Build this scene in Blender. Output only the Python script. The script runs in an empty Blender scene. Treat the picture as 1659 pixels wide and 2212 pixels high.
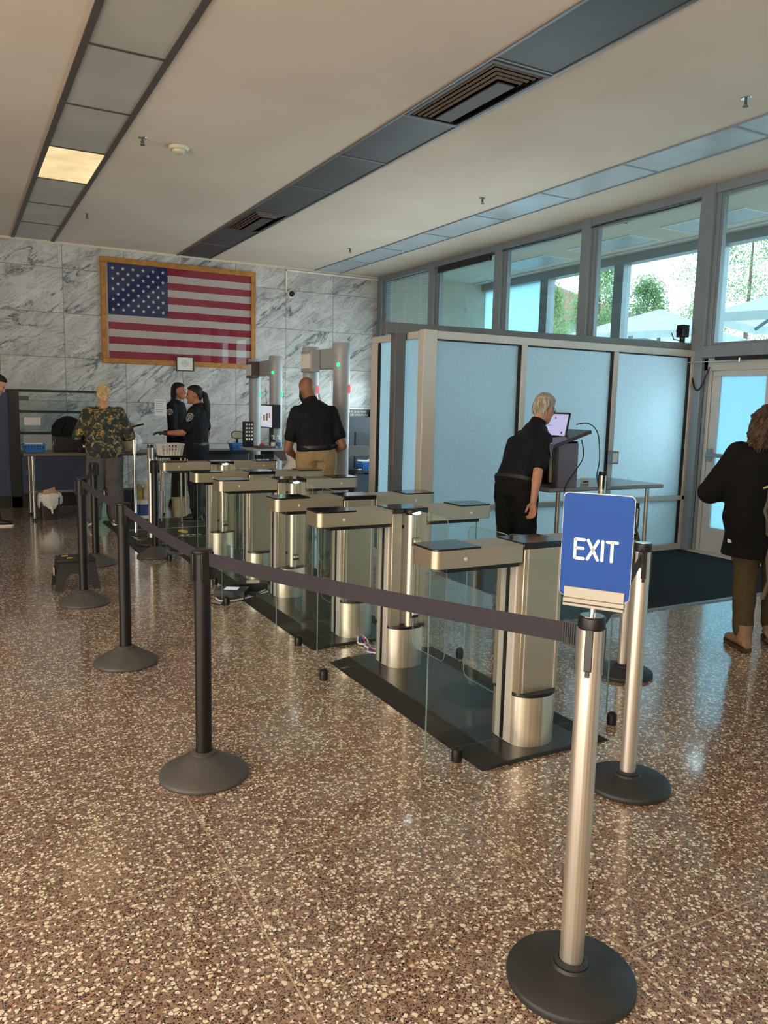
import bpy, bmesh, math, random
from mathutils import Vector, Matrix, noise
random.seed(7)
V = Vector
scene = bpy.context.scene
COL = scene.collection
PI = math.pi
CZ = 4.08          # ceiling height
XW = 7.5           # window wall plane
YW = 14.0          # marble wall plane

# ---------------------------------------------------------------- materials
def lin(c):
    c = c / 255.0
    return c / 12.92 if c <= 0.04045 else ((c + 0.055) / 1.055) ** 2.4
def rgb(r, g, b):
    return (lin(r), lin(g), lin(b), 1.0)

class NT:
    """tiny node-tree writer"""
    def __init__(s, name):
        s.m = bpy.data.materials.new(name); s.m.use_nodes = True
        s.t = s.m.node_tree; s.t.nodes.clear()
        s.out = s.t.nodes.new('ShaderNodeOutputMaterial')
    def n(s, kind, **kw):
        nd = s.t.nodes.new('ShaderNode' + kind)
        ins = kw.pop('ins', {})
        for k, v in kw.items(): setattr(nd, k, v)
        for k, v in ins.items(): s.set(nd, k, v)
        return nd
    def set(s, nd, k, v):
        sock = nd.inputs[k]
        if isinstance(v, bpy.types.NodeSocket): s.t.links.new(v, sock)
        else: sock.default_value = v
    def pos(s): return s.n('NewGeometry').outputs['Position']
    def obj(s): return s.n('TexCoord').outputs['Object']
    def map(s, vec, scale=(1, 1, 1), loc=(0, 0, 0), rot=(0, 0, 0)):
        return s.n('Mapping', ins={'Vector': vec, 'Scale': scale, 'Location': loc, 'Rotation': rot}).outputs[0]
    def math(s, op, a, b=0.0, c=0.0):
        nd = s.n('Math', operation=op); s.set(nd, 0, a); s.set(nd, 1, b)
        if len(nd.inputs) > 2: s.set(nd, 2, c)
        return nd.outputs[0]
    def noise(s, vec, scale, detail=3.0, rough=0.5, dist=0.0):
        return s.n('TexNoise', ins={'Vector': vec, 'Scale': scale, 'Detail': detail, 'Roughness': rough, 'Distortion': dist})
    def ramp(s, fac, stops, interp='LINEAR'):
        nd = s.n('ValToRGB'); cr = nd.color_ramp; cr.interpolation = interp
        while len(cr.elements) < len(stops): cr.elements.new(0.5)
        for e, (p, c) in zip(cr.elements, stops):
            e.position = p; e.color = c if len(c) == 4 else (*c, 1)
        s.set(nd, 0, fac); return nd.outputs[0]
    def mix(s, fac, a, b, blend='MIX'):
        nd = s.n('Mix', data_type='RGBA', blend_type=blend)
        s.set(nd, 0, fac); s.set(nd, 6, a); s.set(nd, 7, b); return nd.outputs[2]
    def bump(s, h, strength=0.2, dist=0.01):
        return s.n('Bump', ins={'Height': h, 'Strength': strength, 'Distance': dist}).outputs[0]
    def bsdf(s, **ins):
        nd = s.n('BsdfPrincipled')
        for k, v in ins.items(): s.set(nd, k.replace('_', ' '), v)
        return nd
    def done(s, sh):
        s.t.links.new(sh, s.out.inputs['Surface']); return s.m

def simple(name, col, rough=0.5, metal=0.0, var=0.12, scale=6.0, bump=0.0, bscale=60.0, spec=0.5, **kw):
    n = NT(name); p = n.obj()
    f = n.noise(p, scale, 4).outputs[0]
    d = tuple(max(0, c * (1 - var)) for c in col[:3]) + (1,)
    l = tuple(min(1, c * (1 + var)) for c in col[:3]) + (1,)
    c = n.ramp(f, [(0.3, d), (0.7, l)])
    b = n.bsdf(Base_Color=c, Roughness=rough, Metallic=metal, Specular_IOR_Level=spec, **kw)
    if bump: n.set(b, 'Normal', n.bump(n.noise(p, bscale, 3).outputs[0], bump, 0.01))
    return n.done(b.outputs[0])

def emis(name, col, strength, var=0.0):
    n = NT(name)
    c = col
    if var:
        f = n.noise(n.obj(), 2.2, 2).outputs[0]
        c = n.ramp(f, [(0.3, tuple(x * (1 - var) for x in col[:3]) + (1,)), (0.7, col)])
    e = n.n('Emission', ins={'Color': c, 'Strength': strength})
    return n.done(e.outputs[0])

def brushed(name, col, rough=0.3, stretch=(34, 34, 0.12), var=0.14, metal=1.0, aniso=0.75):
    n = NT(name); q = n.map(n.obj(), stretch)
    f = n.noise(q, 5.0, 3, 0.5).outputs[0]
    c = n.ramp(f, [(0.25, tuple(x * (1 - var) for x in col[:3])), (0.75, tuple(min(1, x * (1 + var)) for x in col[:3]))])
    b = n.bsdf(Base_Color=c, Roughness=rough, Metallic=metal, Anisotropic=aniso, Anisotropic_Rotation=0.0)
    if aniso:
        tg = n.n('Tangent', direction_type='RADIAL', axis='Z'); n.set(b, 'Tangent', tg.outputs[0])
    return n.done(b.outputs[0])

def glass(name, tint=(0.93, 0.97, 0.96, 1), refl=1.0, rough=0.0):
    n = NT(name)
    tr = n.n('BsdfTransparent', ins={'Color': tint})
    gl = n.n('BsdfGlossy', ins={'Color': (1, 1, 1, 1), 'Roughness': rough})
    fc = n.n('LayerWeight', ins={'Blend': 0.5}).outputs['Facing']
    f = n.math('MULTIPLY', n.math('MULTIPLY_ADD', n.math('POWER', fc, 5.0), 0.8, 0.04), refl)
    mx = n.n('MixShader', ins={0: f, 1: tr.outputs[0], 2: gl.outputs[0]})
    return n.done(mx.outputs[0])

def frosted(name, tint, strength=1.0):
    n = NT(name); p = n.obj()
    f = n.noise(p, 90, 3, 0.6).outputs[0]
    c = n.ramp(f, [(0.3, tuple(x * 0.86 for x in tint[:3])), (0.72, tuple(min(1, x * 1.12) for x in tint[:3]))])
    bp = n.bump(f, 0.5, 0.004)
    tl = n.n('BsdfTranslucent', ins={'Color': c, 'Normal': bp})
    df = n.n('BsdfDiffuse', ins={'Color': tuple(x * 0.55 for x in tint[:3]) + (1,), 'Normal': bp})
    m1 = n.n('MixShader', ins={0: 0.18, 1: tl.outputs[0], 2: df.outputs[0]})
    gl = n.n('BsdfGlossy', ins={'Color': (1, 1, 1, 1), 'Roughness': 0.28, 'Normal': bp})
    m2 = n.n('MixShader', ins={0: 0.05, 1: m1.outputs[0], 2: gl.outputs[0]})
    return n.done(m2.outputs[0])

def m_terrazzo():
    n = NT('terrazzo'); p0 = n.pos()
    wob = n.noise(p0, 80, 2).outputs['Color']
    p = n.n('VectorMath', operation='MULTIPLY_ADD', ins={0: wob, 1: (0.007, 0.007, 0.0), 2: p0}).outputs[0]
    # fine matrix: dark, red and brown chips in pale mortar
    v1 = n.n('TexVoronoi', ins={'Vector': p, 'Scale': 150.0}, feature='F1')
    e1 = n.n('TexVoronoi', ins={'Vector': p, 'Scale': 150.0}, feature='DISTANCE_TO_EDGE')
    k1 = n.n('SeparateColor', ins={0: v1.outputs['Color']}).outputs[0]
    c1 = n.ramp(k1, [(0.0, rgb(24, 21, 21)), (0.33, rgb(104, 70, 60)), (0.50, rgb(134, 110, 94)), (0.74, rgb(76, 62, 55)), (0.82, rgb(166, 144, 124)), (0.97, rgb(184, 130, 92))], 'CONSTANT')
    edge = n.ramp(e1.outputs['Distance'], [(0.03, (0, 0, 0)), (0.14, (1, 1, 1))])
    c1 = n.mix(edge, rgb(162, 138, 118), c1)
    # larger cream chips
    v2 = n.n('TexVoronoi', ins={'Vector': p, 'Scale': 70.0, 'Randomness': 1.0}, feature='F1')
    e2 = n.n('TexVoronoi', ins={'Vector': p, 'Scale': 70.0, 'Randomness': 1.0}, feature='DISTANCE_TO_EDGE')
    k2 = n.n('SeparateColor', ins={0: v2.outputs['Color']})
    pick = n.math('LESS_THAN', k2.outputs[0], 0.44)
    inside = n.math('GREATER_THAN', e2.outputs['Distance'], n.math('MULTIPLY_ADD', k2.outputs[1], 0.16, 0.07))
    mask = n.math('MULTIPLY', pick, inside)
    cream = n.ramp(k2.outputs[2], [(0.0, rgb(236, 228, 202)), (0.5, rgb(250, 246, 228)), (1.0, rgb(222, 208, 178))])
    c2 = n.mix(mask, c1, cream)
    pickd = n.math('GREATER_THAN', k2.outputs[0], 0.90)
    inside2 = n.math('GREATER_THAN', e2.outputs['Distance'], 0.16)
    c2 = n.mix(n.math('MULTIPLY', pickd, inside2), c2, rgb(104, 62, 52))
    # divider strips on a square grid
    sp = n.n('SeparateXYZ', ins={0: p0})
    def line(sock, off, per):
        a = n.math('PINGPONG', n.math('SUBTRACT', sock, off - 10 * per), per / 2)
        return n.math('LESS_THAN', a, 0.0026)
    ln = n.math('MAXIMUM', line(sp.outputs[0], 0.755, 0.935), line(sp.outputs[1], 0.568, 0.9335))
    c3 = n.mix(ln, c2, rgb(190, 168, 142))
    big = n.noise(p0, 0.7, 3).outputs[0]
    c3 = n.mix(1.0, c3, n.ramp(big, [(0.3, (0.86, 0.86, 0.86)), (0.7, (1.06, 1.06, 1.06))]), 'MULTIPLY')
    r = n.math('MULTIPLY_ADD', n.noise(p0, 3, 4).outputs[0], 0.12, 0.09)
    b = n.bsdf(Base_Color=c3, Roughness=n.math('ADD', r, 0.06), Specular_IOR_Level=0.5, Coat_Weight=0.9, Coat_Roughness=n.math('SUBTRACT', r, 0.05), Coat_IOR=1.6)
    n.set(b, 'Normal', n.bump(n.noise(p0, 22, 3).outputs[0], 0.05, 0.003))
    return n.done(b.outputs[0])

def m_marble():
    n = NT('marble_panels'); p = n.pos()
    sp = n.n('SeparateXYZ', ins={0: p})
    tw, th = 0.966, 0.71
    ix = n.math('FLOOR', n.math('DIVIDE', n.math('SUBTRACT', sp.outputs[0], 1.62 - 5 * tw), tw))
    iz = n.math('FLOOR', n.math('DIVIDE', n.math('SUBTRACT', sp.outputs[2], 1.54 - 5 * th), th))
    off = n.n('CombineXYZ', ins={0: n.math('MULTIPLY', ix, 3.7), 1: n.math('ADD', n.math('MULTIPLY', iz, 5.3), n.math('MULTIPLY', ix, 1.9)), 2: n.math('MULTIPLY', iz, 2.1)}).outputs[0]
    q = n.n('VectorMath', operation='ADD', ins={0: p, 1: off}).outputs[0]
    q = n.map(q, (1, 1, 1), rot=(0, math.radians(35), 0))
    q = n.map(q, (0.62, 1, 2.3))
    f1 = n.noise(q, 1.15, 6, 0.62, 1.0).outputs[0]
    vein = n.ramp(n.math('ABSOLUTE', n.math('SUBTRACT', f1, 0.5)), [(0.0, (1, 1, 1)), (0.012, (0.5, 0.5, 0.5)), (0.035, (0, 0, 0))])
    f2 = n.noise(q, 0.9, 3, 0.5, 0.5).outputs[0]
    where = n.ramp(f2, [(0.44, (0, 0, 0)), (0.58, (1, 1, 1))])
    f3 = n.noise(q, 2.6, 6, 0.65, 1.8).outputs[0]
    vein2 = n.ramp(n.math('ABSOLUTE', n.math('SUBTRACT', f3, 0.5)), [(0.0, (0.55, 0.55, 0.55)), (0.02, (0.12, 0.12, 0.12)), (0.05, (0, 0, 0))])
    v = n.mix(1.0, n.mix(1.0, vein, where, 'MULTIPLY'), vein2, 'ADD')
    cloud = n.ramp(n.noise(q, 1.6, 5, 0.6, 0.6).outputs[0], [(0.3, rgb(170, 167, 162)), (0.7, rgb(208, 206, 202))])
    c = n.mix(n.math('MULTIPLY', v, 0.85), cloud, rgb(70, 76, 86))
    def line(sock, o, per):
        a = n.math('PINGPONG', n.math('SUBTRACT', sock, o - 10 * per), per / 2)
        return n.math('LESS_THAN', a, 0.0045)
    ln = n.math('MAXIMUM', line(sp.outputs[0], 1.62, tw), line(sp.outputs[2], 1.54, th))
    c = n.mix(ln, c, rgb(120, 116, 108))
    b = n.bsdf(Base_Color=c, Roughness=0.24, Specular_IOR_Level=0.45)
    return n.done(b.outputs[0])

def m_ceiling():
    n = NT('ceiling_plaster'); p = n.pos()
    f = n.noise(p, 0.6, 4, 0.55).outputs[0]
    c = n.ramp(f, [(0.3, rgb(208, 192, 174)), (0.7, rgb(221, 206, 189))])
    b = n.bsdf(Base_Color=c, Roughness=0.9, Specular_IOR_Level=0.2)
    n.set(b, 'Normal', n.bump(n.noise(p, 180, 2).outputs[0], 0.12, 0.004))
    return n.done(b.outputs[0])

def m_frosted_film(name, tint):
    return frosted(name, tint)

def m_carpet():
    n = NT('dark_carpet'); p = n.pos()
    f = n.noise(p, 160, 4, 0.7).outputs[0]
    c = n.ramp(f, [(0.3, rgb(26, 30, 34)), (0.75, rgb(56, 63, 68))])
    b = n.bsdf(Base_Color=c, Roughness=0.95, Specular_IOR_Level=0.15)
    n.set(b, 'Normal', n.bump(f, 0.6, 0.01))
    return n.done(b.outputs[0])

def m_camo():
    n = NT('floral_camo_knit'); p = n.obj()
    f = n.noise(p, 15, 3, 0.6, 0.8).outputs[0]
    c = n.ramp(f, [(0.0, rgb(20, 32, 36)), (0.44, rgb(34, 56, 60)), (0.52, rgb(58, 60, 30)), (0.57, rgb(186, 156, 96)), (0.62, rgb(30, 26, 20)), (0.66, rgb(50, 70, 66))], 'CONSTANT')
    g = n.noise(p, 26, 3).outputs[0]
    c = n.mix(n.math('MULTIPLY', g, 0.35), c, rgb(70, 70, 40))
    b = n.bsdf(Base_Color=c, Roughness=0.85)
    return n.done(b.outputs[0])

def cloth(name, col, wr=0.35, rough=0.85, var=0.2):
    n = NT(name); p = n.obj()
    f = n.noise(n.map(p, (1, 1, 0.7)), 11, 4, 0.6, 0.6).outputs[0]
    c = n.ramp(f, [(0.3, tuple(x * (1 - var) for x in col[:3])), (0.7, tuple(min(1, x * (1 + var)) for x in col[:3]))])
    b = n.bsdf(Base_Color=c, Roughness=rough, Specular_IOR_Level=0.25)
    n.set(b, 'Normal', n.bump(f, wr, 0.05))
    return n.done(b.outputs[0])

def skinmat(name, col):
    n = NT(name); p = n.obj()
    f = n.noise(p, 14, 4).outputs[0]
    c = n.ramp(f, [(0.3, tuple(x * 0.85 for x in col[:3])), (0.7, tuple(min(1, x * 1.1) for x in col[:3]))])
    b = n.bsdf(Base_Color=c, Roughness=0.55, Specular_IOR_Level=0.35)
    return n.done(b.outputs[0])

def hairmat(name, a, bcol, scale=(40, 40, 5)):
    n = NT(name); p = n.map(n.obj(), scale)
    f = n.noise(p, 2.0, 5, 0.65, 0.6).outputs[0]
    c = n.ramp(f, [(0.35, a), (0.65, bcol)])
    b = n.bsdf(Base_Color=c, Roughness=0.5, Specular_IOR_Level=0.25)
    n.set(b, 'Normal', n.bump(f, 0.8, 0.01))
    return n.done(b.outputs[0])

def leafmat(name, a, bcol):
    n = NT(name)
    f = n.noise(n.pos(), 3.0, 4).outputs[0]
    c = n.ramp(f, [(0.3, a), (0.7, bcol)])
    d = n.n('BsdfDiffuse', ins={'Color': c}); t = n.n('BsdfTranslucent', ins={'Color': c})
    m = n.n('MixShader', ins={0: 0.5, 1: d.outputs[0], 2: t.outputs[0]})
    return n.done(m.outputs[0])

M = {}
M['terrazzo'] = m_terrazzo()
M['marble'] = m_marble()
M['ceiling'] = m_ceiling()
M['carpet'] = m_carpet()
M['plaster'] = simple('beige_plaster', rgb(196, 184, 166), 0.85, var=0.05)
M['alu'] = simple('painted_aluminium', rgb(188, 184, 176), 0.42, 0.15, var=0.05, scale=2)
M['alu_cool'] = simple('grey_aluminium', rgb(126, 138, 145), 0.4, 0.15, var=0.06, scale=2)
M['alu_dark'] = simple('bronze_aluminium', rgb(98, 100, 100), 0.45, 0.2, var=0.08, scale=2)
M['gasket'] = simple('black_gasket', rgb(16, 16, 17), 0.6, var=0.1)
M['glass'] = glass('clear_window_glass', (0.90, 0.965, 0.97, 1))
M['gate_glass'] = glass('gate_glass', (0.95, 0.985, 0.975, 1), 1.0)
M['glass_edge'] = simple('green_glass_edge', rgb(112, 140, 130), 0.15, var=0.1)
M['frost'] = frosted('frosted_glass', (0.70, 0.84, 0.91))
M['frost_door'] = frosted('frosted_door_film', (0.60, 0.85, 1.0), 1.0)
M['steel'] = brushed('champagne_steel', (0.50, 0.44, 0.325, 1), 0.36, metal=0.8, stretch=(0.4, 0.4, 0.3), var=0.10, aniso=0.3)
M['steel_h'] = brushed('champagne_steel_beam', (0.50, 0.44, 0.325, 1), 0.36, (0.6, 40, 40), 0.03, metal=0.8, aniso=0)
M['steel_foot'] = brushed('bright_steel', (0.66, 0.61, 0.49, 1), 0.34, metal=0.8, var=0.26, aniso=0)
M['post_steel'] = brushed('stainless_post', (0.62, 0.575, 0.50, 1), 0.34, metal=0.8, var=0.26, aniso=0)
M['chrome'] = simple('chrome', rgb(205, 204, 200), 0.12, 1.0, var=0.04)
M['blk'] = simple('black_plastic', rgb(15, 15, 16), 0.38, var=0.15)
M['blk_gloss'] = simple('black_glass_pad', rgb(20, 22, 26), 0.08, var=0.1)
M['blk_matte'] = simple('black_rubber', rgb(32, 33, 34), 0.62, var=0.2, bump=0.1, bscale=40)
M['blk_post'] = simple('black_painted_steel', rgb(17, 15, 14), 0.4, var=0.15, spec=0.35)
M['base_grey'] = simple('dark_grey_base', rgb(72, 70, 68), 0.5, var=0.15, bump=0.12, bscale=30)
M['base_blk'] = simple('charcoal_base', rgb(38, 40, 41), 0.5, var=0.12, bump=0.1, bscale=30)
M['plate'] = simple('rubber_platform', rgb(40, 41, 42), 0.28, var=0.25, scale=3)
M['belt'] = cloth('grey_webbing', rgb(48, 45, 51), 0.05, 0.75, 0.06)
M['belt_dark'] = cloth('dark_webbing', rgb(40, 39, 44), 0.05, 0.75, 0.06)
M['lamp_off'] = simple('unlit_diffuser', rgb(176, 172, 162), 0.5, var=0.10, scale=1.5)
M['lamp_grey'] = simple('unlit_diffuser_grey', rgb(92, 96, 98), 0.35, var=0.22, scale=1.6)
M['lamp_dk'] = simple('unlit_diffuser_smoked', rgb(60, 61, 61), 0.55, var=0.3, scale=1.6)
M['lamp_lt'] = simple('unlit_diffuser_pale', rgb(172, 180, 184), 0.4, var=0.12, scale=1.6)
M['lamp_on'] = emis('lit_diffuser', rgb(255, 226, 170), 1.15, 0.3)
M['trackdk'] = simple('dark_strip_frame', rgb(78, 72, 66), 0.5, var=0.1)
M['vent_blk'] = simple('vent_black', rgb(12, 12, 12), 0.7)
M['vent_dark'] = simple('vent_dark', rgb(92, 82, 73), 0.6)
M['vent_brown'] = simple('vent_brown', rgb(62, 55, 49), 0.6, var=0.12)
M['white'] = simple('white_plastic', rgb(225, 224, 218), 0.5, var=0.04)
M['offwhite'] = simple('cream_plastic', rgb(205, 196, 172), 0.5, var=0.05)
M['paper'] = simple('white_paper', rgb(216, 214, 206), 0.8, var=0.03)
M['ink'] = simple('dark_ink', rgb(60, 60, 62), 0.8)
M['oak'] = simple('oak_frame', rgb(166, 112, 46), 0.42, var=0.22, scale=12)
M['flag_red'] = cloth('flag_red', rgb(140, 26, 48), 0.1, 0.7, 0.08)
M['flag_white'] = cloth('flag_white', rgb(184, 174, 170), 0.1, 0.7, 0.04)
M['flag_blue'] = cloth('flag_blue', rgb(34, 44, 86), 0.1, 0.7, 0.08)
M['pane_gloss'] = glass('picture_glazing', (0.97, 0.97, 0.97, 1), 0.7)
M['divider'] = simple('slate_divider_fabric', rgb(66, 74, 90), 0.9, var=0.06, scale=60)
M['dark_frame'] = simple('dark_frame', rgb(28, 26, 25), 0.5)
M['table_top'] = simple('grey_table_top', rgb(130, 132, 132), 0.22, var=0.08)
M['brown_top'] = simple('brown_table_top', rgb(92, 84, 76), 0.35, var=0.1)
M['leg_steel'] = simple('brushed_leg', rgb(158, 152, 142), 0.3, 0.8, var=0.06)
M['blue_plastic'] = simple('blue_plastic', rgb(36, 108, 178), 0.45, var=0.1)
M['sign_blue'] = simple('sign_blue', rgb(8, 62, 138), 0.55, var=0.03, spec=0.25)
M['sign_white'] = simple('sign_white', rgb(212, 211, 206), 0.5, var=0.02)
M['bracket'] = simple('brushed_bracket', rgb(150, 144, 132), 0.45, 0.3, var=0.05)
M['wood_dark'] = simple('dark_mahogany', rgb(62, 28, 22), 0.3, var=0.3, scale=9)
M['grey_side'] = simple('grey_lilac_panel', rgb(112, 104, 116), 0.5, var=0.05)
M['screen'] = emis('tablet_screen', rgb(206, 204, 240), 0.85)
M['screen_w'] = emis('monitor_screen', rgb(225, 228, 238), 0.8)
M['led_w'] = emis('white_led', (0.85, 0.95, 1, 1), 14.0)
M['led_g'] = emis('green_led', rgb(60, 255, 140), 2.2)
M['led_r'] = emis('red_led', rgb(255, 70, 80), 2.2)
M['led_green_dim'] = emis('green_glow', rgb(60, 190, 80), 0.5)
M['navy'] = simple('navy_cabinet', rgb(32, 44, 58), 0.45, var=0.1)
M['navy_dk'] = simple('navy_dark', rgb(22, 28, 38), 0.5, var=0.1)
M['det'] = simple('detector_grey', rgb(150, 154, 156), 0.4, var=0.04)
M['yellow'] = simple('yellow_paint', rgb(200, 180, 70), 0.6, var=0.1)
M['teal'] = simple('teal_plastic', rgb(120, 168, 152), 0.5, var=0.06)
M['tan'] = simple('tan_plastic', rgb(176, 156, 124), 0.55, var=0.06)
M['bagfilm'] = simple('white_bin_liner', rgb(200, 198, 192), 0.4, var=0.1, scale=20, bump=0.5, bscale=22)
M['kraft'] = simple('brown_paper', rgb(178, 144, 108), 0.8, var=0.1)
M['bin_brown'] = simple('dark_brown_bin', rgb(34, 28, 28), 0.5)
M['cable_w'] = simple('white_cable', rgb(214, 210, 206), 0.5)
M['cable_b'] = simple('blue_cable', rgb(54, 84, 150), 0.5)
M['cable_k'] = simple('black_cable', rgb(14, 14, 15), 0.5)
M['purple'] = simple('purple_print', rgb(120, 80, 160), 0.5)
M['sanit'] = glass('clear_bottle', (0.75, 0.85, 0.95, 1), 1.0)
M['red'] = simple('red_cap', rgb(170, 44, 40), 0.5)
M['blind'] = simple('white_blind', rgb(196, 206, 212), 0.6, var=0.03)
M['leaf_a'] = leafmat('green_leaves', rgb(112, 138, 98), rgb(146, 168, 124))
M['leaf_b'] = leafmat('pale_leaves', rgb(122, 142, 98), rgb(156, 170, 126))
M['cordage'] = simple('pale_green_cord', rgb(150, 158, 120), 0.7)
M['bark'] = simple('bark', rgb(98, 82, 68), 0.9, var=0.2)
M['parasol'] = leafmat('white_parasol_cloth', rgb(176, 184, 186), rgb(188, 196, 198))
M['parasol_frame'] = simple('parasol_frame', rgb(96, 118, 132), 0.4, var=0.05)
M['pave'] = simple('pale_paving', rgb(150, 152, 150), 0.8, var=0.08)
M['far_wall'] = simple('far_building_wall', rgb(130, 134, 136), 0.8, var=0.04)
M['far_roof'] = simple('far_red_roof', rgb(124, 78, 74), 0.8, var=0.08)
M['blue_wall'] = simple('pale_blue_panel', rgb(140, 176, 198), 0.6, var=0.03)
M['uniform'] = cloth('black_uniform', rgb(15, 17, 23), 0.4, 0.8, 0.25)
M['uniform2'] = cloth('black_trousers', rgb(13, 13, 15), 0.4, 0.85, 0.25)
M['fleece'] = cloth('black_fleece', rgb(10, 10, 11), 0.3, 0.95, 0.2)
M['olive'] = cloth('olive_trousers', rgb(66, 57, 36), 0.5, 0.85, 0.2)
M['khaki'] = cloth('khaki_trousers', rgb(150, 130, 96), 0.45, 0.85, 0.14)
M['grey_tr'] = cloth('grey_trousers', rgb(86, 84, 82), 0.5, 0.85, 0.14)
M['whiteshirt'] = cloth('white_cotton', rgb(218, 212, 208), 0.4, 0.85, 0.05)
M['camo'] = m_camo()
M['skin_pale'] = skinmat('fair_skin', rgb(190, 138, 112))
M['skin_tan'] = skinmat('tan_skin', rgb(160, 108, 78))
M['skin_brown'] = skinmat('brown_skin', rgb(132, 92, 68))
M['hair_grey'] = hairmat('silver_hair', rgb(104, 96, 84), rgb(198, 190, 172))
M['hair_blonde'] = hairmat('blonde_hair', rgb(150, 118, 76), rgb(224, 200, 150))
M['hair_dark'] = hairmat('dark_hair', rgb(12, 10, 10), rgb(34, 26, 24))
M['hair_brown'] = hairmat('wavy_brown_hair', rgb(24, 19, 17), rgb(96, 76, 60), (30, 30, 7))
M['boot'] = simple('tan_leather', rgb(128, 98, 70), 0.6, var=0.15)
M['sole'] = simple('dark_sole', rgb(58, 40, 30), 0.7)
M['shoe_blk'] = simple('black_shoe', rgb(14, 14, 15), 0.45)
M['shoe_grey'] = simple('grey_shoe', rgb(150, 142, 132), 0.7)
M['glove_k'] = simple('black_glove', rgb(18, 20, 20), 0.5)
M['glove_g'] = simple('green_glove', rgb(120, 196, 84), 0.5)
M['pack'] = cloth('khaki_backpack', rgb(92, 84, 74), 0.4, 0.85, 0.15)
M['pink'] = simple('magenta_tag', rgb(190, 60, 150), 0.5)
M['clearbag'] = glass('clear_bag_film', (0.86, 0.84, 0.84, 1), 3.0, 0.15)
M['lens'] = glass('spectacle_lens', (0.95, 0.95, 0.95, 1), 1.0)
M['eye'] = simple('dark_eye', rgb(20, 16, 14), 0.2)
M['brown_bag'] = cloth('brown_bag', rgb(150, 116, 96), 0.5, 0.8, 0.2)

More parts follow.
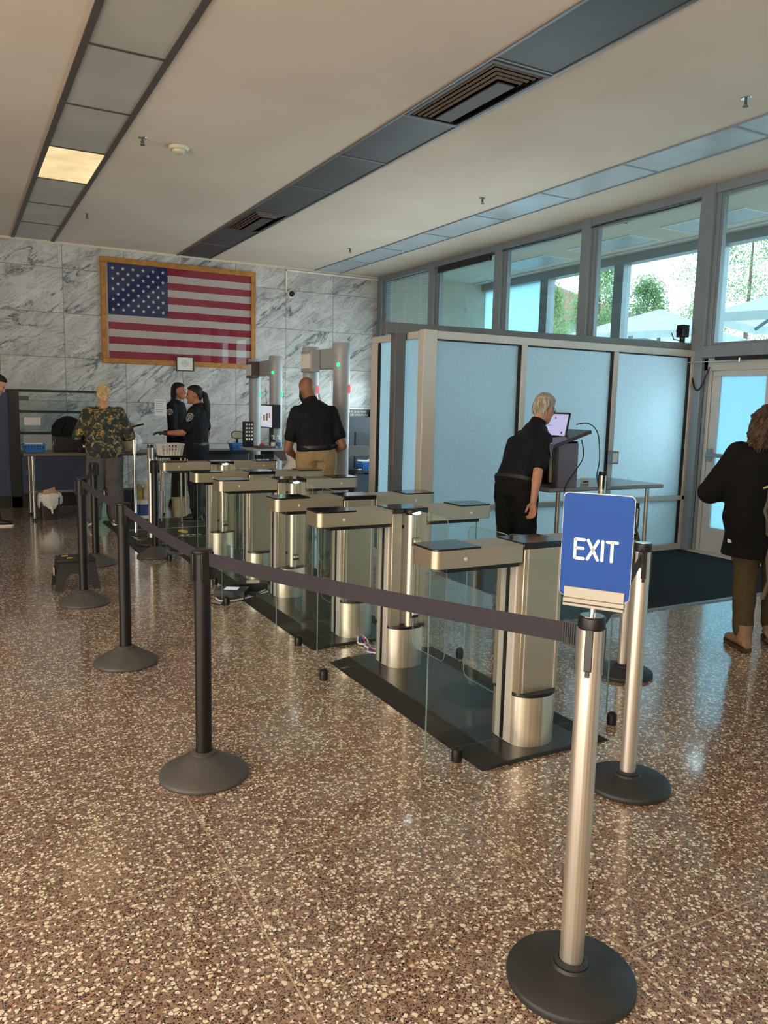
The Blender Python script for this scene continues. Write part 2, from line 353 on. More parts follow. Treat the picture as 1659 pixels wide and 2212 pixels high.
# ---------------------------------------------------------------- geometry helpers
class MB:
    """collects shapes into one mesh"""
    def __init__(s): s.v = []; s.f = []; s.sm = []
    def add(s, vs, fs, smooth=False, M4=None):
        o = len(s.v)
        s.v += [tuple(M4 @ V(p)) if M4 else tuple(p) for p in vs]
        s.f += [tuple(i + o for i in f) for f in fs]; s.sm += [smooth] * len(fs); return s
    def box(s, x0, x1, y0, y1, z0, z1, M4=None):
        vs = [(x, y, z) for z in (z0, z1) for y in (y0, y1) for x in (x0, x1)]
        return s.add(vs, [(0, 2, 3, 1), (4, 5, 7, 6), (0, 1, 5, 4), (2, 6, 7, 3), (0, 4, 6, 2), (1, 3, 7, 5)], False, M4)
    def loft(s, rings, smooth=True, caps=True, M4=None):
        n = len(rings[0]); vs = [p for r in rings for p in r]; fs = []
        for k in range(len(rings) - 1):
            for i in range(n):
                j = (i + 1) % n
                fs.append((k * n + i, k * n + j, (k + 1) * n + j, (k + 1) * n + i))
        s.add(vs, fs, smooth, M4)
        if caps:
            o = len(s.v) - len(vs)
            s.f.append(tuple(o + i for i in reversed(range(n)))); s.sm.append(False)
            e = o + (len(rings) - 1) * n
            s.f.append(tuple(e + i for i in range(n))); s.sm.append(False)
        return s
    def cyl(s, p0, p1, r0, r1=None, n=20, caps=True, M4=None):
        r1 = r0 if r1 is None else r1
        return s.tube([p0, p1], [r0, r1], n, caps, M4)
    def tube(s, pts, r, n=10, caps=True, M4=None):
        pts = [V(p) for p in pts]; rs = r if isinstance(r, (list, tuple)) else [r] * len(pts)
        rings = []; ref = None
        for k, p in enumerate(pts):
            d = (pts[min(k + 1, len(pts) - 1)] - pts[max(k - 1, 0)]).normalized()
            if ref is None: ref = d.orthogonal().normalized()
            else:
                ref = (ref - d * ref.dot(d))
                ref = ref.normalized() if ref.length > 1e-6 else d.orthogonal().normalized()
            b = d.cross(ref)
            rings.append([p + (ref * math.cos(2 * PI * i / n) + b * math.sin(2 * PI * i / n)) * rs[k] for i in range(n)])
        return s.loft(rings, True, caps, M4)
    def lathe(s, prof, n=32, c=(0, 0, 0), M4=None, sx=1, sy=1):
        rings = [[(c[0] + r * sx * math.cos(2 * PI * i / n), c[1] + r * sy * math.sin(2 * PI * i / n), c[2] + z) for i in range(n)] for r, z in prof]
        return s.loft(rings, True, True, M4)
    def prism(s, poly, z0, z1, M4=None, smooth=False):
        n = len(poly)
        vs = [(x, y, z0) for x, y in poly] + [(x, y, z1) for x, y in poly]
        fs = [tuple(reversed(range(n))), tuple(range(n, 2 * n))]
        s.add(vs, fs, False, M4); o = len(s.v) - 2 * n
        for i in range(n):
            j = (i + 1) % n; s.f.append((o + i, o + j, o + n + j, o + n + i)); s.sm.append(smooth)
        return s
    def quad(s, a, b, c, d): return s.add([a, b, c, d], [(0, 1, 2, 3)])
    def ell(s, c, r, n=16, m=10, M4=None):
        rings = []
        for k in range(m + 1):
            t = PI * (k / m); t = min(max(t, 0.02), PI - 0.02)
            rings.append([(c[0] + r[0] * math.sin(t) * math.cos(2 * PI * i / n), c[1] + r[1] * math.sin(t) * math.sin(2 * PI * i / n), c[2] - r[2] * math.cos(t)) for i in range(n)])
        return s.loft(rings, True, True, M4)
    def mesh(s, name):
        me = bpy.data.meshes.new(name); me.from_pydata(s.v, [], s.f)
        me.polygons.foreach_set('use_smooth', s.sm); me.update()
        bm = bmesh.new(); bm.from_mesh(me); bmesh.ops.recalc_face_normals(bm, faces=bm.faces); bm.to_mesh(me); bm.free()
        me.set_sharp_from_angle(angle=math.radians(42))
        return me
    def build(s, name, mat, parent=None, bevel=0.0, world=False, seg=2, wn=False):
        me = s.mesh(name); me.materials.append(mat if not isinstance(mat, str) else M[mat])
        o = bpy.data.objects.new(name, me); COL.objects.link(o)
        if bevel:
            b = o.modifiers.new('bevel', 'BEVEL'); b.width = bevel; b.segments = seg; b.limit_method = 'ANGLE'; b.angle_limit = math.radians(40)
        if parent is not None:
            o.parent = parent
            if world: o.matrix_parent_inverse = mw(parent).inverted()
        if wn: w = o.modifiers.new('wn', 'WEIGHTED_NORMAL'); w.weight = 60; w.keep_sharp = True
        return o

def mw(o):
    m = Matrix.LocRotScale(o.location, o.rotation_euler, o.scale)
    if o.parent is not None: m = mw(o.parent) @ o.matrix_parent_inverse @ m
    return m
def tag(o, label=None, cat=None, group=None, kind=None):
    if label: o['label'] = label
    if cat: o['category'] = cat
    if group: o['group'] = group
    if kind: o['kind'] = kind
    return o
def thing(name, label, cat, loc=(0, 0, 0), rz=0.0, group=None):
    o = bpy.data.objects.new(name, None); COL.objects.link(o)
    o.location = loc; o.rotation_euler = (0, 0, rz); o.empty_display_size = 0.1
    return tag(o, label, cat, group)
def struct(name, mb, mat, bevel=0.0, label=None):
    o = mb.build(name, mat, None, bevel); o['kind'] = 'structure'
    if label: o['label'] = label
    return o
def dup(root, loc, rz=None, label=None, group=None):
    def rec(o, par):
        c = o.copy(); COL.objects.link(c)
        if par is not None: c.parent = par
        for ch in list(o.children): rec(ch, c)
        return c
    r = rec(root, None); r.location = loc
    if rz is not None: r.rotation_euler = (0, 0, rz)
    if label: r['label'] = label
    if group: r['group'] = group
    return r
def rrect(x0, x1, y0, y1, r, n=5):
    pts = []
    for cx, cy, a0 in ((x1 - r, y1 - r, 0), (x0 + r, y1 - r, 90), (x0 + r, y0 + r, 180), (x1 - r, y0 + r, 270)):
        for i in range(n + 1):
            a = math.radians(a0 + 90 * i / n); pts.append((cx + r * math.cos(a), cy + r * math.sin(a)))
    return pts
def upright(origin, ux, nrm):
    """matrix: local x -> ux, local y -> world up, local z -> nrm"""
    ux = V(ux).normalized(); nrm = V(nrm).normalized(); up = nrm.cross(ux)
    m = Matrix((ux, up, nrm)).transposed().to_4x4(); m.translation = V(origin); return m
# ---------------------------------------------------------------- people
def remesh(mb, vox, it=6, fac=0.5):
    me = mb.mesh('tmp'); o = bpy.data.objects.new('tmp', me); COL.objects.link(o)
    r = o.modifiers.new('r', 'REMESH'); r.mode = 'VOXEL'; r.voxel_size = vox; r.use_smooth_shade = True
    s = o.modifiers.new('s', 'SMOOTH'); s.iterations = it; s.factor = fac
    dg = bpy.context.evaluated_depsgraph_get(); dg.update()
    out = bpy.data.meshes.new_from_object(o.evaluated_get(dg))
    bpy.data.objects.remove(o); bpy.data.meshes.remove(me)
    out.polygons.foreach_set('use_smooth', [True] * len(out.polygons))
    return out
def crease(m, sc, amp):
    co = [v.co.copy() for v in m.vertices]; no = [v.normal.copy() for v in m.vertices]; out = []
    for c, n in zip(co, no):
        q = c + n * (amp * noise.noise(V((c.x * sc[0] + 3, c.y * sc[1], c.z * sc[2])))); out += [q.x, q.y, q.z]
    m.vertices.foreach_set('co', out); m.update()
def ering(c, lat, dep, a, b, n=22, e=2.4):
    r = []
    for i in range(n):
        t = 2 * PI * i / n; ct, st = math.cos(t), math.sin(t)
        x = math.copysign(abs(ct) ** (2 / e), ct); y = math.copysign(abs(st) ** (2 / e), st)
        r.append(c + lat * (a * x) + dep * (b * y))
    return r
def limb(mb, pts, rad, n=14):
    P = [V(p) for p in pts]; pp = []; rr = []
    for i in range(len(P) - 1):
        for k in range(5):
            u = k / 5; pp.append(P[i].lerp(P[i + 1], u)); uu = u * u * (3 - 2 * u); rr.append(rad[i] * (1 - uu) + rad[i + 1] * uu)
    pp.append(P[-1]); rr.append(rad[-1])
    mb.tube(pp, rr, n)
    mb.ell(P[0], (rad[0],) * 3, n, 8); mb.ell(P[-1], (rad[-1],) * 3, n, 8)
    for i in range(1, len(P) - 1): mb.ell(P[i], (rad[i] * 1.0,) * 3, n, 8)
HEADR = [(-.118, .022, .076, .030), (-.106, .040, .088, .005), (-.082, .054, .093, -.030), (-.05, .064, .093, -.065), (-.02, .070, .092, -.085), (.01, .074, .090, -.095), (.04, .076, .090, -.098), (.07, .072, .080, -.092), (.095, .055, .058, -.072), (.112, .030, .030, -.042), (.118, .008, .0, -.01)]
HAIRR = [(-.075, .050, -.055, -.082), (-.045, .068, -.042, -.100), (-.01, .077, -.026, -.108), (.012, .081, .012, -.110), (.03, .083, .045, -.111), (.06, .083, .075, -.109), (.085, .078, .088, -.101), (.108, .060, .066, -.080), (.125, .030, .030, -.045), (.129, .008, .0, -.01)]
def hring(row, hm, n=24, s=1.0):
    z, w, f, b = row; r = []
    for i in range(n):
        t = 2 * PI * i / n; y = math.sin(t); r.append(hm @ V((w * s * math.cos(t), ((f + b) / 2 + (f - b) / 2 * y) * s, z * s)))
    return r
def hand(mb, W, d, nrm, side, curl=0.35, s=1.0, spread=0.02):
    W = V(W); d = V(d).normalized(); nrm = V(nrm); nrm = (nrm - d * nrm.dot(d)).normalized(); l = d.cross(nrm) * side
    rg = []
    for u, w, th in ((-0.01, .026, .021), (.02, .032, .018), (.055, .041, .016), (.085, .042, .013), (.097, .036, .009)):
        rg.append(ering(W + d * u * s, l, nrm, w * s, th * s, 14, 2.4))
    mb.loft(rg)
    for k, (off, ln) in enumerate(((.032, .066), (.0105, .076), (-.0105, .071), (-.031, .054))):
        p = W + d * (.086 * s) + l * off * s; dd = d + l * off * spread * 8; dd.normalize(); pts = [p]; a = 0
        for q, fr in enumerate((.45, .32, .23)):
            a += curl * (0.8 + 0.3 * q); dr = dd * math.cos(a) + nrm * math.sin(a); p = p + dr * ln * fr * s; pts.append(p)
        mb.tube(pts, [.0098 * s, .0092 * s, .0085 * s, .0065 * s], 10); mb.ell(pts[-1], (.0065 * s,) * 3, 8, 6)
    p = W + d * .022 * s + l * .028 * s; t1 = (d * .75 + l * .75 + nrm * .25).normalized(); t2 = (d * 1.0 + l * .25 + nrm * .35).normalized()
    pts = [p, p + t1 * .036 * s, p + t1 * .036 * s + t2 * .030 * s, p + t1 * .036 * s + t2 * .052 * s]
    mb.tube(pts, [.015 * s, .0125 * s, .0105 * s, .008 * s], 10); mb.ell(pts[-1], (.008 * s,) * 3, 8, 6)
def person(lab, loc, f, J, P):
    k = P.get('h', 1.75) / 1.75
    D = dict(pel=(0, 0, .96), waist=(0, .01, 1.10), chest=(0, .01, 1.29), neck=(0, -.02, 1.475), head=(0, .03, 1.632),
             shR=(.178, -.01, 1.415), shL=(-.178, -.01, 1.415), elR=(.245, -.03, 1.13), elL=(-.245, -.03, 1.13), wrR=(.255, .06, .89), wrL=(-.255, .06, .89),
             hipR=(.088, 0, .93), hipL=(-.088, 0, .93), knR=(.10, .03, .50), knL=(-.10, .03, .50), anR=(.11, -.01, .085), anL=(-.11, -.01, .085),
             toeR=(.04, 1, 0), toeL=(-.04, 1, 0), hdR=(0, .25, -1), hdL=(0, .25, -1), pnR=(-1, .1, 0), pnL=(1, .1, 0))
    for q in list(D):
        if q[:2] not in ('to', 'hd', 'pn'): D[q] = tuple(c * k for c in D[q])
    D.update(J); D = {q: V(c) for q, c in D.items()}
    bulk = P.get('bulk', 1.0); skin = M[P['skin']]
    lat_h = (D['hipR'] - D['hipL']).normalized(); lat_s = (D['shR'] - D['shL']).normalized()
    shc = (D['shR'] + D['shL']) / 2
    spine = [(D['pel'] + V((0, 0, -.10 * k)), .145, .105), (D['pel'], .166, .118), (D['waist'], .150, .112), (D['chest'], .168, .120), (shc + (shc - D['chest']) * 0.15, .150, .088), (D['neck'], .066, .064)]
    def torso(mb, off, k0=0, k1=6, ext=0.0, flare=0.0, wfac=1.0):
        S = spine[k0:k1]; pts = [s[0] for s in S]; rg = []
        for i, (c, a, b) in enumerate(S):
            tn = (pts[min(i + 1, len(pts) - 1)] - pts[max(i - 1, 0)]).normalized(); u = (i + k0) / 5
            lat = lat_h.lerp(lat_s, u); lat = (lat - tn * lat.dot(tn)).normalized(); dep = tn.cross(lat)
            bb = bulk if 0 < i + k0 < 5 else (1.0 if i + k0 == 5 else bulk)
            rg.append(ering(c, lat, dep, a * k * bb * wfac + off, b * k * bb * wfac + off))
        if ext:
            c, a, b = S[0]; dn = V((0, 0, -1)); lat = lat_h; dep = dn.cross(lat) * -1
            rg.insert(0, ering(c + dn * ext, lat, dep, a * k * bulk + off + flare, b * k * bulk + off + flare))
        # densify
        out = []
        for i in range(len(rg) - 1):
            for q in range(4):
                u = q / 4; out.append([p0.lerp(p1, u) for p0, p1 in zip(rg[i], rg[i + 1])])
        out.append(rg[-1]); mb.loft(out)
    # head frame
    hp, hy = math.radians(P.get('hp', 0)), math.radians(P.get('hy', 0)); hs = P.get('hs', 1.0) * (0.98 if k < 1 else 1.0)
    hm = Matrix.Translation(D['head']) @ Matrix.Rotation(-hy, 4, 'Z') @ Matrix.Rotation(hp, 4, 'X') @ Matrix.Rotation(math.radians(P.get('hr', 0)), 4, 'Y')
    b = MB(); torso(b, 0)
    b.loft([hring(r, hm, 24, hs) for r in HEADR])
    for u in range(5):
        pass
    limb(b, [D['neck'] - V((0, 0, .02)), hm @ V((0, -.028, -.055))], [.062 * k, .054 * k], 16)
    H = lambda c, r: b.ell((0, 0, 0), r, 12, 8, hm @ Matrix.Translation(c))
    b.tube([hm @ V((0, .088, .015)), hm @ V((0, .106, -.018)), hm @ V((0, .112, -.032)), hm @ V((0, .092, -.042))], [.008, .011, .015, .012], 10)
    for s in (-1, 1):
        H((s * .076, -.008, -.006), (.010, .022, .034)); H((s * .012, .100, -.036), (.009, .010, .008)); H((s * .038, .066, -.028), (.026, .024, .022))
    H((0, .084, .026), (.048, .013, .009)); H((0, .088, -.064), (.023, .010, .008)); H((0, .086, -.098), (.022, .016, .016))
    for s, q in ((1, 'R'), (-1, 'L')):
        limb(b, [D['sh' + q], D['el' + q], D['wr' + q]], [.054 * k, .042 * k, .028 * k]); limb(b, [D['hip' + q], D['kn' + q], D['an' + q]], [.080 * k, .056 * k, .040 * k])
        b.ell(D['el' + q].lerp(D['wr' + q], .28), (.043 * k,) * 3, 12, 8)
        t = V(D['toe' + q]).normalized(); b.ell(D['an' + q] + t * .06 - V((0, 0, .035 * k)), (.035, .05, .03), 10, 6)
    me = remesh(b, 0.0085)
    hb = MB()
    for s, q in ((1, 'R'), (-1, 'L')):
        if 'glove' + q not in P: hand(hb, D['wr' + q], D['hd' + q], D['pn' + q], P.get('ts' + q, s), P.get('curl', .3), k * P.get('hands', 1.0))
    if hb.v:
        bm = bmesh.new(); bm.from_mesh(me); m2 = hb.mesh('h'); bm.from_mesh(m2); bm.to_mesh(me); bm.free()
        me.polygons.foreach_set('use_smooth', [True] * len(me.polygons))
    me.materials.clear(); me.materials.append(skin); me.name = 'person'
    o = bpy.data.objects.new('person', me); COL.objects.link(o); tag(o, lab, 'person')
    o.location = loc; o.rotation_euler = (0, 0, math.atan2(-f[0], f[1]))
    def child(name, mesh, mat):
        mesh.materials.clear(); mesh.materials.append(M[mat]); c = bpy.data.objects.new(name, mesh); COL.objects.link(c); c.parent = o; return c
    # eyes
    for s in (-1, 1): MB().ell((0, 0, 0), (.012, .008, .008), 10, 6, hm @ Matrix.Translation((s * .031, .083, .006))).build('eye', M['eye'], o)
    for s, q in ((1, 'R'), (-1, 'L')):
        if 'glove' + q in P:
            g = MB(); hand(g, D['wr' + q], D['hd' + q], D['pn' + q], s, P.get('curl', .3), k * 1.06); g.tube([D['wr' + q] - (D['wr' + q] - D['el' + q]).normalized() * .04, D['wr' + q] + V(D['hd' + q]).normalized() * .02], [.036, .031], 14)
            g.build('glove', M[P['glove' + q]], o)
    # trousers
    if P.get('trousers'):
        t = MB(); sv = spine[2]; spine[2] = (D['pel'].lerp(D['waist'], .5), .160, .114); torso(t, .012, 0, 3, 0, 0, 1.0); spine[2] = sv; lr = P.get('leg', (.092, .074, .062))
        for q in 'RL':
            an = D['an' + q]; limb(t, [D['hip' + q] + V((0, 0, .0)), D['kn' + q], an + V((0, 0, P.get('cuff', 0.0)))], [lr[0] * k * bulk ** .5, lr[1] * k, lr[2] * k], 18)
        m = remesh(t, 0.011, 8); 
        rnd = random.Random(3)
        crease(m, (9, 9, 14), .007 * P.get('fold', 1.0))
        child('trousers', m, P['trousers'])
    # shirt
    sh = MB(); so = P.get('soff', .020); torso(sh, so, 0 if P.get('untuck', True) else 1, 6, P.get('ext', 0.0), P.get('flare', 0.0))
    sl = P.get('sleeve', .62); srad = P.get('srad', (.070, .062, .050))
    for q in 'RL':
        a, e2, w = D['sh' + q], D['el' + q], D['wr' + q]
        if sl <= 1: limb(sh, [a, a.lerp(e2, sl)], [srad[0] * k, srad[1] * k], 16)
        else: limb(sh, [a, e2, e2.lerp(w, sl - 1)], [srad[0] * k, srad[1] * k, srad[2] * k], 16)
    limb(sh, [D['shL'], D['neck'] + V((0, 0, -.03)), D['shR']], [.055 * k, .068 * k, .055 * k], 14)
    m = remesh(sh, 0.0105, 8)
    crease(m, (8, 8, 9), .007 * P.get('fold', 1.0))
    child(P.get('shirtname', 'shirt'), m, P['shirt'])
    c = MB(); tn = (hm @ V((0, -.02, -.05)) - D['neck']).normalized()
    if P.get('collar', True):
        la = (lat_s - tn * lat_s.dot(tn)).normalized(); de = tn.cross(la); nb = D['neck'] + tn * .01
        rg = [ering(nb + tn * z, la, de, r, r * 1.02, 20, 2) for z, r in ((-.03, .078 * k), (.035, .066 * k), (.037, .061 * k), (-.03, .070 * k))]
        c.loft(rg, True, False).build('collar', M[P['shirt']], o)
    # belt
    if P.get('belt'):
        bb = MB(); c0 = D['pel'] + V((0, 0, .035 * k)); tn = (D['waist'] - D['pel']).normalized(); la = (lat_h - tn * lat_h.dot(tn)).normalized(); de = tn.cross(la)
        rg = [ering(c0 + tn * z, la, de, .163 * k * bulk + r, .117 * k * bulk + r, 28) for z, r in ((-.010, .008), (-.010, .019), (.020, .019), (.020, .008))]
        bb.loft(rg, True, False).build('belt', M[P['belt']], o)
    # shoes
    for q in 'RL':
        if P.get('shoe'):
            t = V(D['toe' + q]).normalized(); an = D['an' + q]; base = V((an.x, an.y, an.z - .085 * k)); l = V((t.y, -t.x, 0)); tilt = P.get('tilt' + q, 0.0)
            m4 = Matrix((l, t, V((0, 0, 1)))).transposed().to_4x4(); m4.translation = base; m4 = m4 @ Matrix.Rotation(tilt, 4, 'X')
            s = MB(); rg = []
            for y, w, h in ((-.085, .022, .050), (-.075, .036, .075), (-.03, .040, .105), (.02, .042, .095), (.07, .047, .066), (.13, .050, .054), (.17, .040, .044), (.19, .018, .030)):
                r = []
                for i in range(16):
                    a = 2 * PI * i / 16; r.append((w * math.cos(a), y, .018 + h / 2 + h / 2 * math.sin(a)))
                rg.append(r)
            s.loft(rg, True, True, m4)
            if P.get('boot'): s.cyl(m4 @ V((0, -.03, .06)), m4 @ V((0, -.02, .17)), .050, .053, 16)
            so_ = s.build('shoe', M[P['shoe']], o)
            oo = MB(); pts = [(-.03, -.09), (.03, -.09), (.044, -.03), (.048, .05), (.053, .12), (.036, .185), (0, .20), (-.036, .185), (-.053, .12), (-.048, .05), (-.044, -.03)]
            oo.prism(pts, .0, .022, m4); oo.build('sole', M[P.get('sole', 'sole')], so_)
    # hair
    st = P.get('hair'); hmat = P.get('hairmat')
    if st:
        h = MB(); h.loft([hring(r, hm, 24, hs) for r in HAIRR])
        rnd = random.Random(P.get('seed', 1)); T = lambda *c: hm @ V(c)
        if st == 'bun':
            for a in range(9): h.tube([T(.03 * math.cos(a), -.06, .11), T(.07 * math.cos(a * .7), -.095, .03), T(0, -.125, -.045)], [.02, .022, .022], 8)
            h.ell((0, 0, 0), (.042, .030, .050), 14, 10, hm @ Matrix.Translation((0, -.132, -.068)))
        if st == 'pony':
            h.tube([T(0, -.09, .02), T(0, -.135, 0), T(.01, -.15, -.12), T(.02, -.145, -.28), T(.03, -.13, -.42), T(.03, -.12, -.5)], [.035, .034, .045, .042, .028, .008], 14)
        if st == 'braids':
            for i in range(15):
                a = PI * (0.02 + 0.96 * i / 14) + PI; x, y = .078 * math.cos(a), .088 * math.sin(a) - .012
                h.tube([T(x * .55, y * .5, .118), T(x * 1.05, y * 1.05, .05), T(x * 1.12, y * 1.12, -.05), T(x * 1.1, y * 1.12, -.12 - .03 * rnd.random())], [.012, .013, .012, .007], 7)
        if st == 'short':
            for i in range(150):
                a = PI + PI * rnd.random(); z = -.06 + .17 * rnd.random(); f = math.sqrt(max(.05, 1 - (max(z, 0) / .135) ** 2)); x, y = .081 * math.cos(a) * f, .104 * math.sin(a) * f - .006
                if z < .02 and y > -.05: continue
                h.tube([T(x * .99, y * .99, z + .018), T(x * 1.015, y * 1.012, z), T(x * 1.0, y * 1.0, z - .024)], [.004, .006, .002], 6)
        if st == 'wavy':
            for i in range(230):
                a = PI * (-.12 + 1.24 * rnd.random()) + PI; x, y = .085 * math.cos(a), .100 * math.sin(a) - .01; pts = []; L = .24 + .10 * rnd.random(); ph = rnd.random() * 6; am = .010 + .012 * rnd.random()
                for q in range(9):
                    u = q / 8; sp = 1.0 + .52 * u * (1 - .35 * u) + rnd.random() * .05
                    pts.append(T(x * (.35 + .65 * min(1, u * 4)) * sp + am * math.sin(ph + u * 11), y * (.35 + .65 * min(1, u * 4)) * sp + am * math.cos(ph + u * 11), .118 - L * u ** .9))
                h.tube(pts, [.008, .010, .010, .010, .0095, .009, .008, .006, .002], 5)
        h.build('hair', M[hmat], o)
        if st == 'bun':
            rg = [(.030 * math.cos(a * PI / 8), .012 * 0, .030 * math.sin(a * PI / 8)) for a in range(17)]
            MB().tube([T(.033 * math.cos(a * PI / 8), -.118, -.032 + .022 * math.sin(a * PI / 8)) for a in range(17)], .008, 8).build('hair_tie', M['blk'], o)
    if P.get('beard'):
        bd = MB(); bd.loft([hring((z, w * 1.06, f * 1.06, bk), hm) for z, w, f, bk in ((-.150, .020, .085, .04), (-.125, .042, .098, .02), (-.09, .060, .100, .0), (-.06, .068, .096, .005), (-.035, .074, .045, .0), (-.01, .077, .02, -.005))]); bd.build('beard', M['hair_dark'], o)
    if P.get('specs'):
        g = MB()
        for s in (-1, 1):
            g.tube([hm @ V((s * .033 + .022 * math.cos(a * PI / 8), .108, .006 + .017 * math.sin(a * PI / 8))) for a in range(17)], .0018, 6)
            g.tube([hm @ V((s * .056, .106, .010)), hm @ V((s * .079, .05, .012)), hm @ V((s * .082, -.015, .008))], .0022, 6)
        g.tube([hm @ V((-.011, .110, .008)), hm @ V((.011, .110, .008))], .002, 6); g.build('glasses', M['trackdk'], o)
    # shoulder patches
    for q, ang in P.get('patch', {}).items():
        s = 1 if q == 'R' else -1; a, e2 = D['sh' + q], D['el' + q]; ax = (e2 - a).normalized(); c = a + ax * .095
        ot = V((math.sin(math.radians(ang)) * 1, math.cos(math.radians(ang)), 0)); ot = (ot - ax * ot.dot(ax)).normalized(); la = ax.cross(ot); R = srad[0] * k * .985 + .006
        def PP(x, y, r): # wrap around the sleeve
            t = x / R; return c + ax * (-y) + (ot * math.cos(t) + la * math.sin(t)) * (R + r)
        def shield(sc): return [(-.036 * sc, .044 * sc), (-.018 * sc, .054 * sc), (0, .057 * sc), (.018 * sc, .054 * sc), (.036 * sc, .044 * sc), (.040 * sc, .015 * sc), (.034 * sc, -.015 * sc), (.022 * sc, -.040 * sc), (0, -.058 * sc), (-.022 * sc, -.040 * sc), (-.034 * sc, -.015 * sc), (-.040 * sc, .015 * sc)]
        if P.get('round'): shield = lambda sc: [(.042 * sc * math.cos(i * PI / 10), .046 * sc * math.sin(i * PI / 10)) for i in range(20)]
        def plate(mb, sc, r):
            pts = shield(sc); n = len(pts); vs = [PP(x, y, r) for x, y in pts] + [PP(0, 0, r)]; mb.add(vs, [(i, (i + 1) % n, n) for i in range(n)])
        pb = MB(); plate(pb, 1.0, .004); pt = pb.build('shoulder_patch', M['white'], o)
        pb = MB(); plate(pb, .90, .006); pb.build('patch_field', M['shoe_blk'], pt)
        pb = MB()
        for x0, x1, y0, y1 in ((-.024, .020, .026, .031), (-.026, .026, .012, .017), (-.027, .027, -.004, .001), (-.006, .008, -.036, -.014)): 
            pb.add([PP(x0, y0, .0075), PP(0.5 * (x0 + x1), y0, .0075), PP(x1, y0, .0075), PP(x1, y1, .0075), PP(0.5 * (x0 + x1), y1, .0075), PP(x0, y1, .0075)], [(0, 1, 4, 5), (1, 2, 3, 4)])
        pb.build('patch_emblem', M['bracket'], pt)
    return o, D, hm

UNI = dict(shirt='uniform', trousers='uniform2', belt='dark_frame', shoe='shoe_blk', sole='blk')
# stooped guard at the lectern
person('grey haired guard in black uniform leaning toward the tablet on the lectern', (4.20, 5.28, 0), (.96, .28),
       dict(pel=(0, -.03, .95), waist=(0, .02, 1.09), chest=(0, .12, 1.29), neck=(0, .225, 1.455), head=(0, .325, 1.600), shR=(.175, .07, 1.335), shL=(-.175, .27, 1.33),
            elR=(.245, -.09, 1.075), wrR=(.235, -.12, .835), hdR=(-.05, .12, -1), pnR=(-.3, -.9, 0), elL=(-.28, .22, 1.11), wrL=(-.24, .35, .985), hdL=(0, .8, -.35), pnL=(0, 0, -1), hipR=(.09, -.04, .91), hipL=(-.09, -.04, .91), knR=(.10, .0, .49), knL=(-.10, .0, .49), anR=(.11, -.04, .085), anL=(-.11, -.04, .085)),
       dict(UNI, h=1.76, hp=-20, hs=1.04, bulk=1.14, skin='skin_pale', hair='short', hairmat='hair_grey', specs=True, patch={'R': 75}, sleeve=.72, srad=(.078, .076, .05), curl=.45, untuck=False, leg=(.108, .090, .075)))
# bald man in a black polo
person('bald bearded man in black polo and khaki trousers seen from behind', (3.24, 7.42, 0), (.30, .95),
       dict(elR=(.275, -.08, 1.17), wrR=(.20, .17, 1.10), elL=(-.285, -.02, 1.13), wrL=(-.17, .18, 1.02), hdR=(-.8, .6, -.1), hdL=(.8, .6, -.1), pnR=(0, -1, 0), pnL=(0, -1, 0), head=(-.085, .11, 1.745), neck=(-.045, .02, 1.60), pel=(.01, -.02, 1.12), waist=(0, -.02, 1.24), chest=(-.01, 0, 1.40), shR=(.165, .0, 1.505), shL=(-.195, .0, 1.50), hipR=(.10, -.02, 1.07), hipL=(-.08, -.02, 1.07)),
       dict(h=1.87, hp=-24, hy=-18, bulk=1.08, skin='skin_brown', beard=True, shirt='uniform', trousers='khaki', belt='blk', shoe='shoe_blk', sleeve=.66, srad=(.070, .068, .05), gloveL='glove_g', leg=(.112, .09, .08), untuck=False))
# person being checked, in a white shirt
person('person in long white shirt partly hidden behind the bald man', (3.85, 9.14, 0), (-.45, -.9),
       dict(head=(-.10, .03, 1.62), neck=(-.05, -.02, 1.465), shR=(.125, -.01, 1.40), shL=(-.15, -.01, 1.40), elR=(.20, .16, 1.18), elL=(-.24, .16, 1.18), wrR=(.16, .32, 1.12), wrL=(-.16, .32, 1.12)),
       dict(h=1.76, bulk=1.35, skin='skin_brown', hair='short', hairmat='hair_dark', shirt='whiteshirt', trousers='grey_tr', shoe='shoe_grey', sleeve=.75, srad=(.080, .080, .05), ext=.20, flare=.13))
# officer with the long ponytail
person('officer with long dark ponytail and black gloves, arm held out left', (2.78, 10.25, 0.013), (-.86, .5),
       dict(elL=(-.24, .12, 1.17), wrL=(-.20, .36, 1.16), hdL=(.05, 1, .05), pnL=(0, 0, -1), elR=(.30, -.06, 1.16), wrR=(.36, .02, .93)),
       dict(UNI, h=1.78, hp=-3, hy=-12, bulk=1.08, skin='skin_tan', hair='pony', hairmat='hair_dark', sleeve=.72, srad=(.074, .072, .05), gloveL='glove_k', patch={'L': -90}, ext=.05))
# officer with braids
person('officer with short dark braids in black long sleeves near the marble wall', (2.95, 12.0, 0), (.80, -.55),
       dict(elR=(.24, .02, 1.16), wrR=(.15, .2, 1.02), elL=(-.24, .02, 1.16), wrL=(-.15, .2, 1.02), hdR=(-.5, 1, 0), hdL=(.5, 1, 0)),
       dict(UNI, h=1.86, hy=0, bulk=1.0, skin='skin_tan', hair='braids', hairmat='hair_dark', sleeve=1.9, srad=(.072, .062, .05), patch={'R': 90}, round=True))
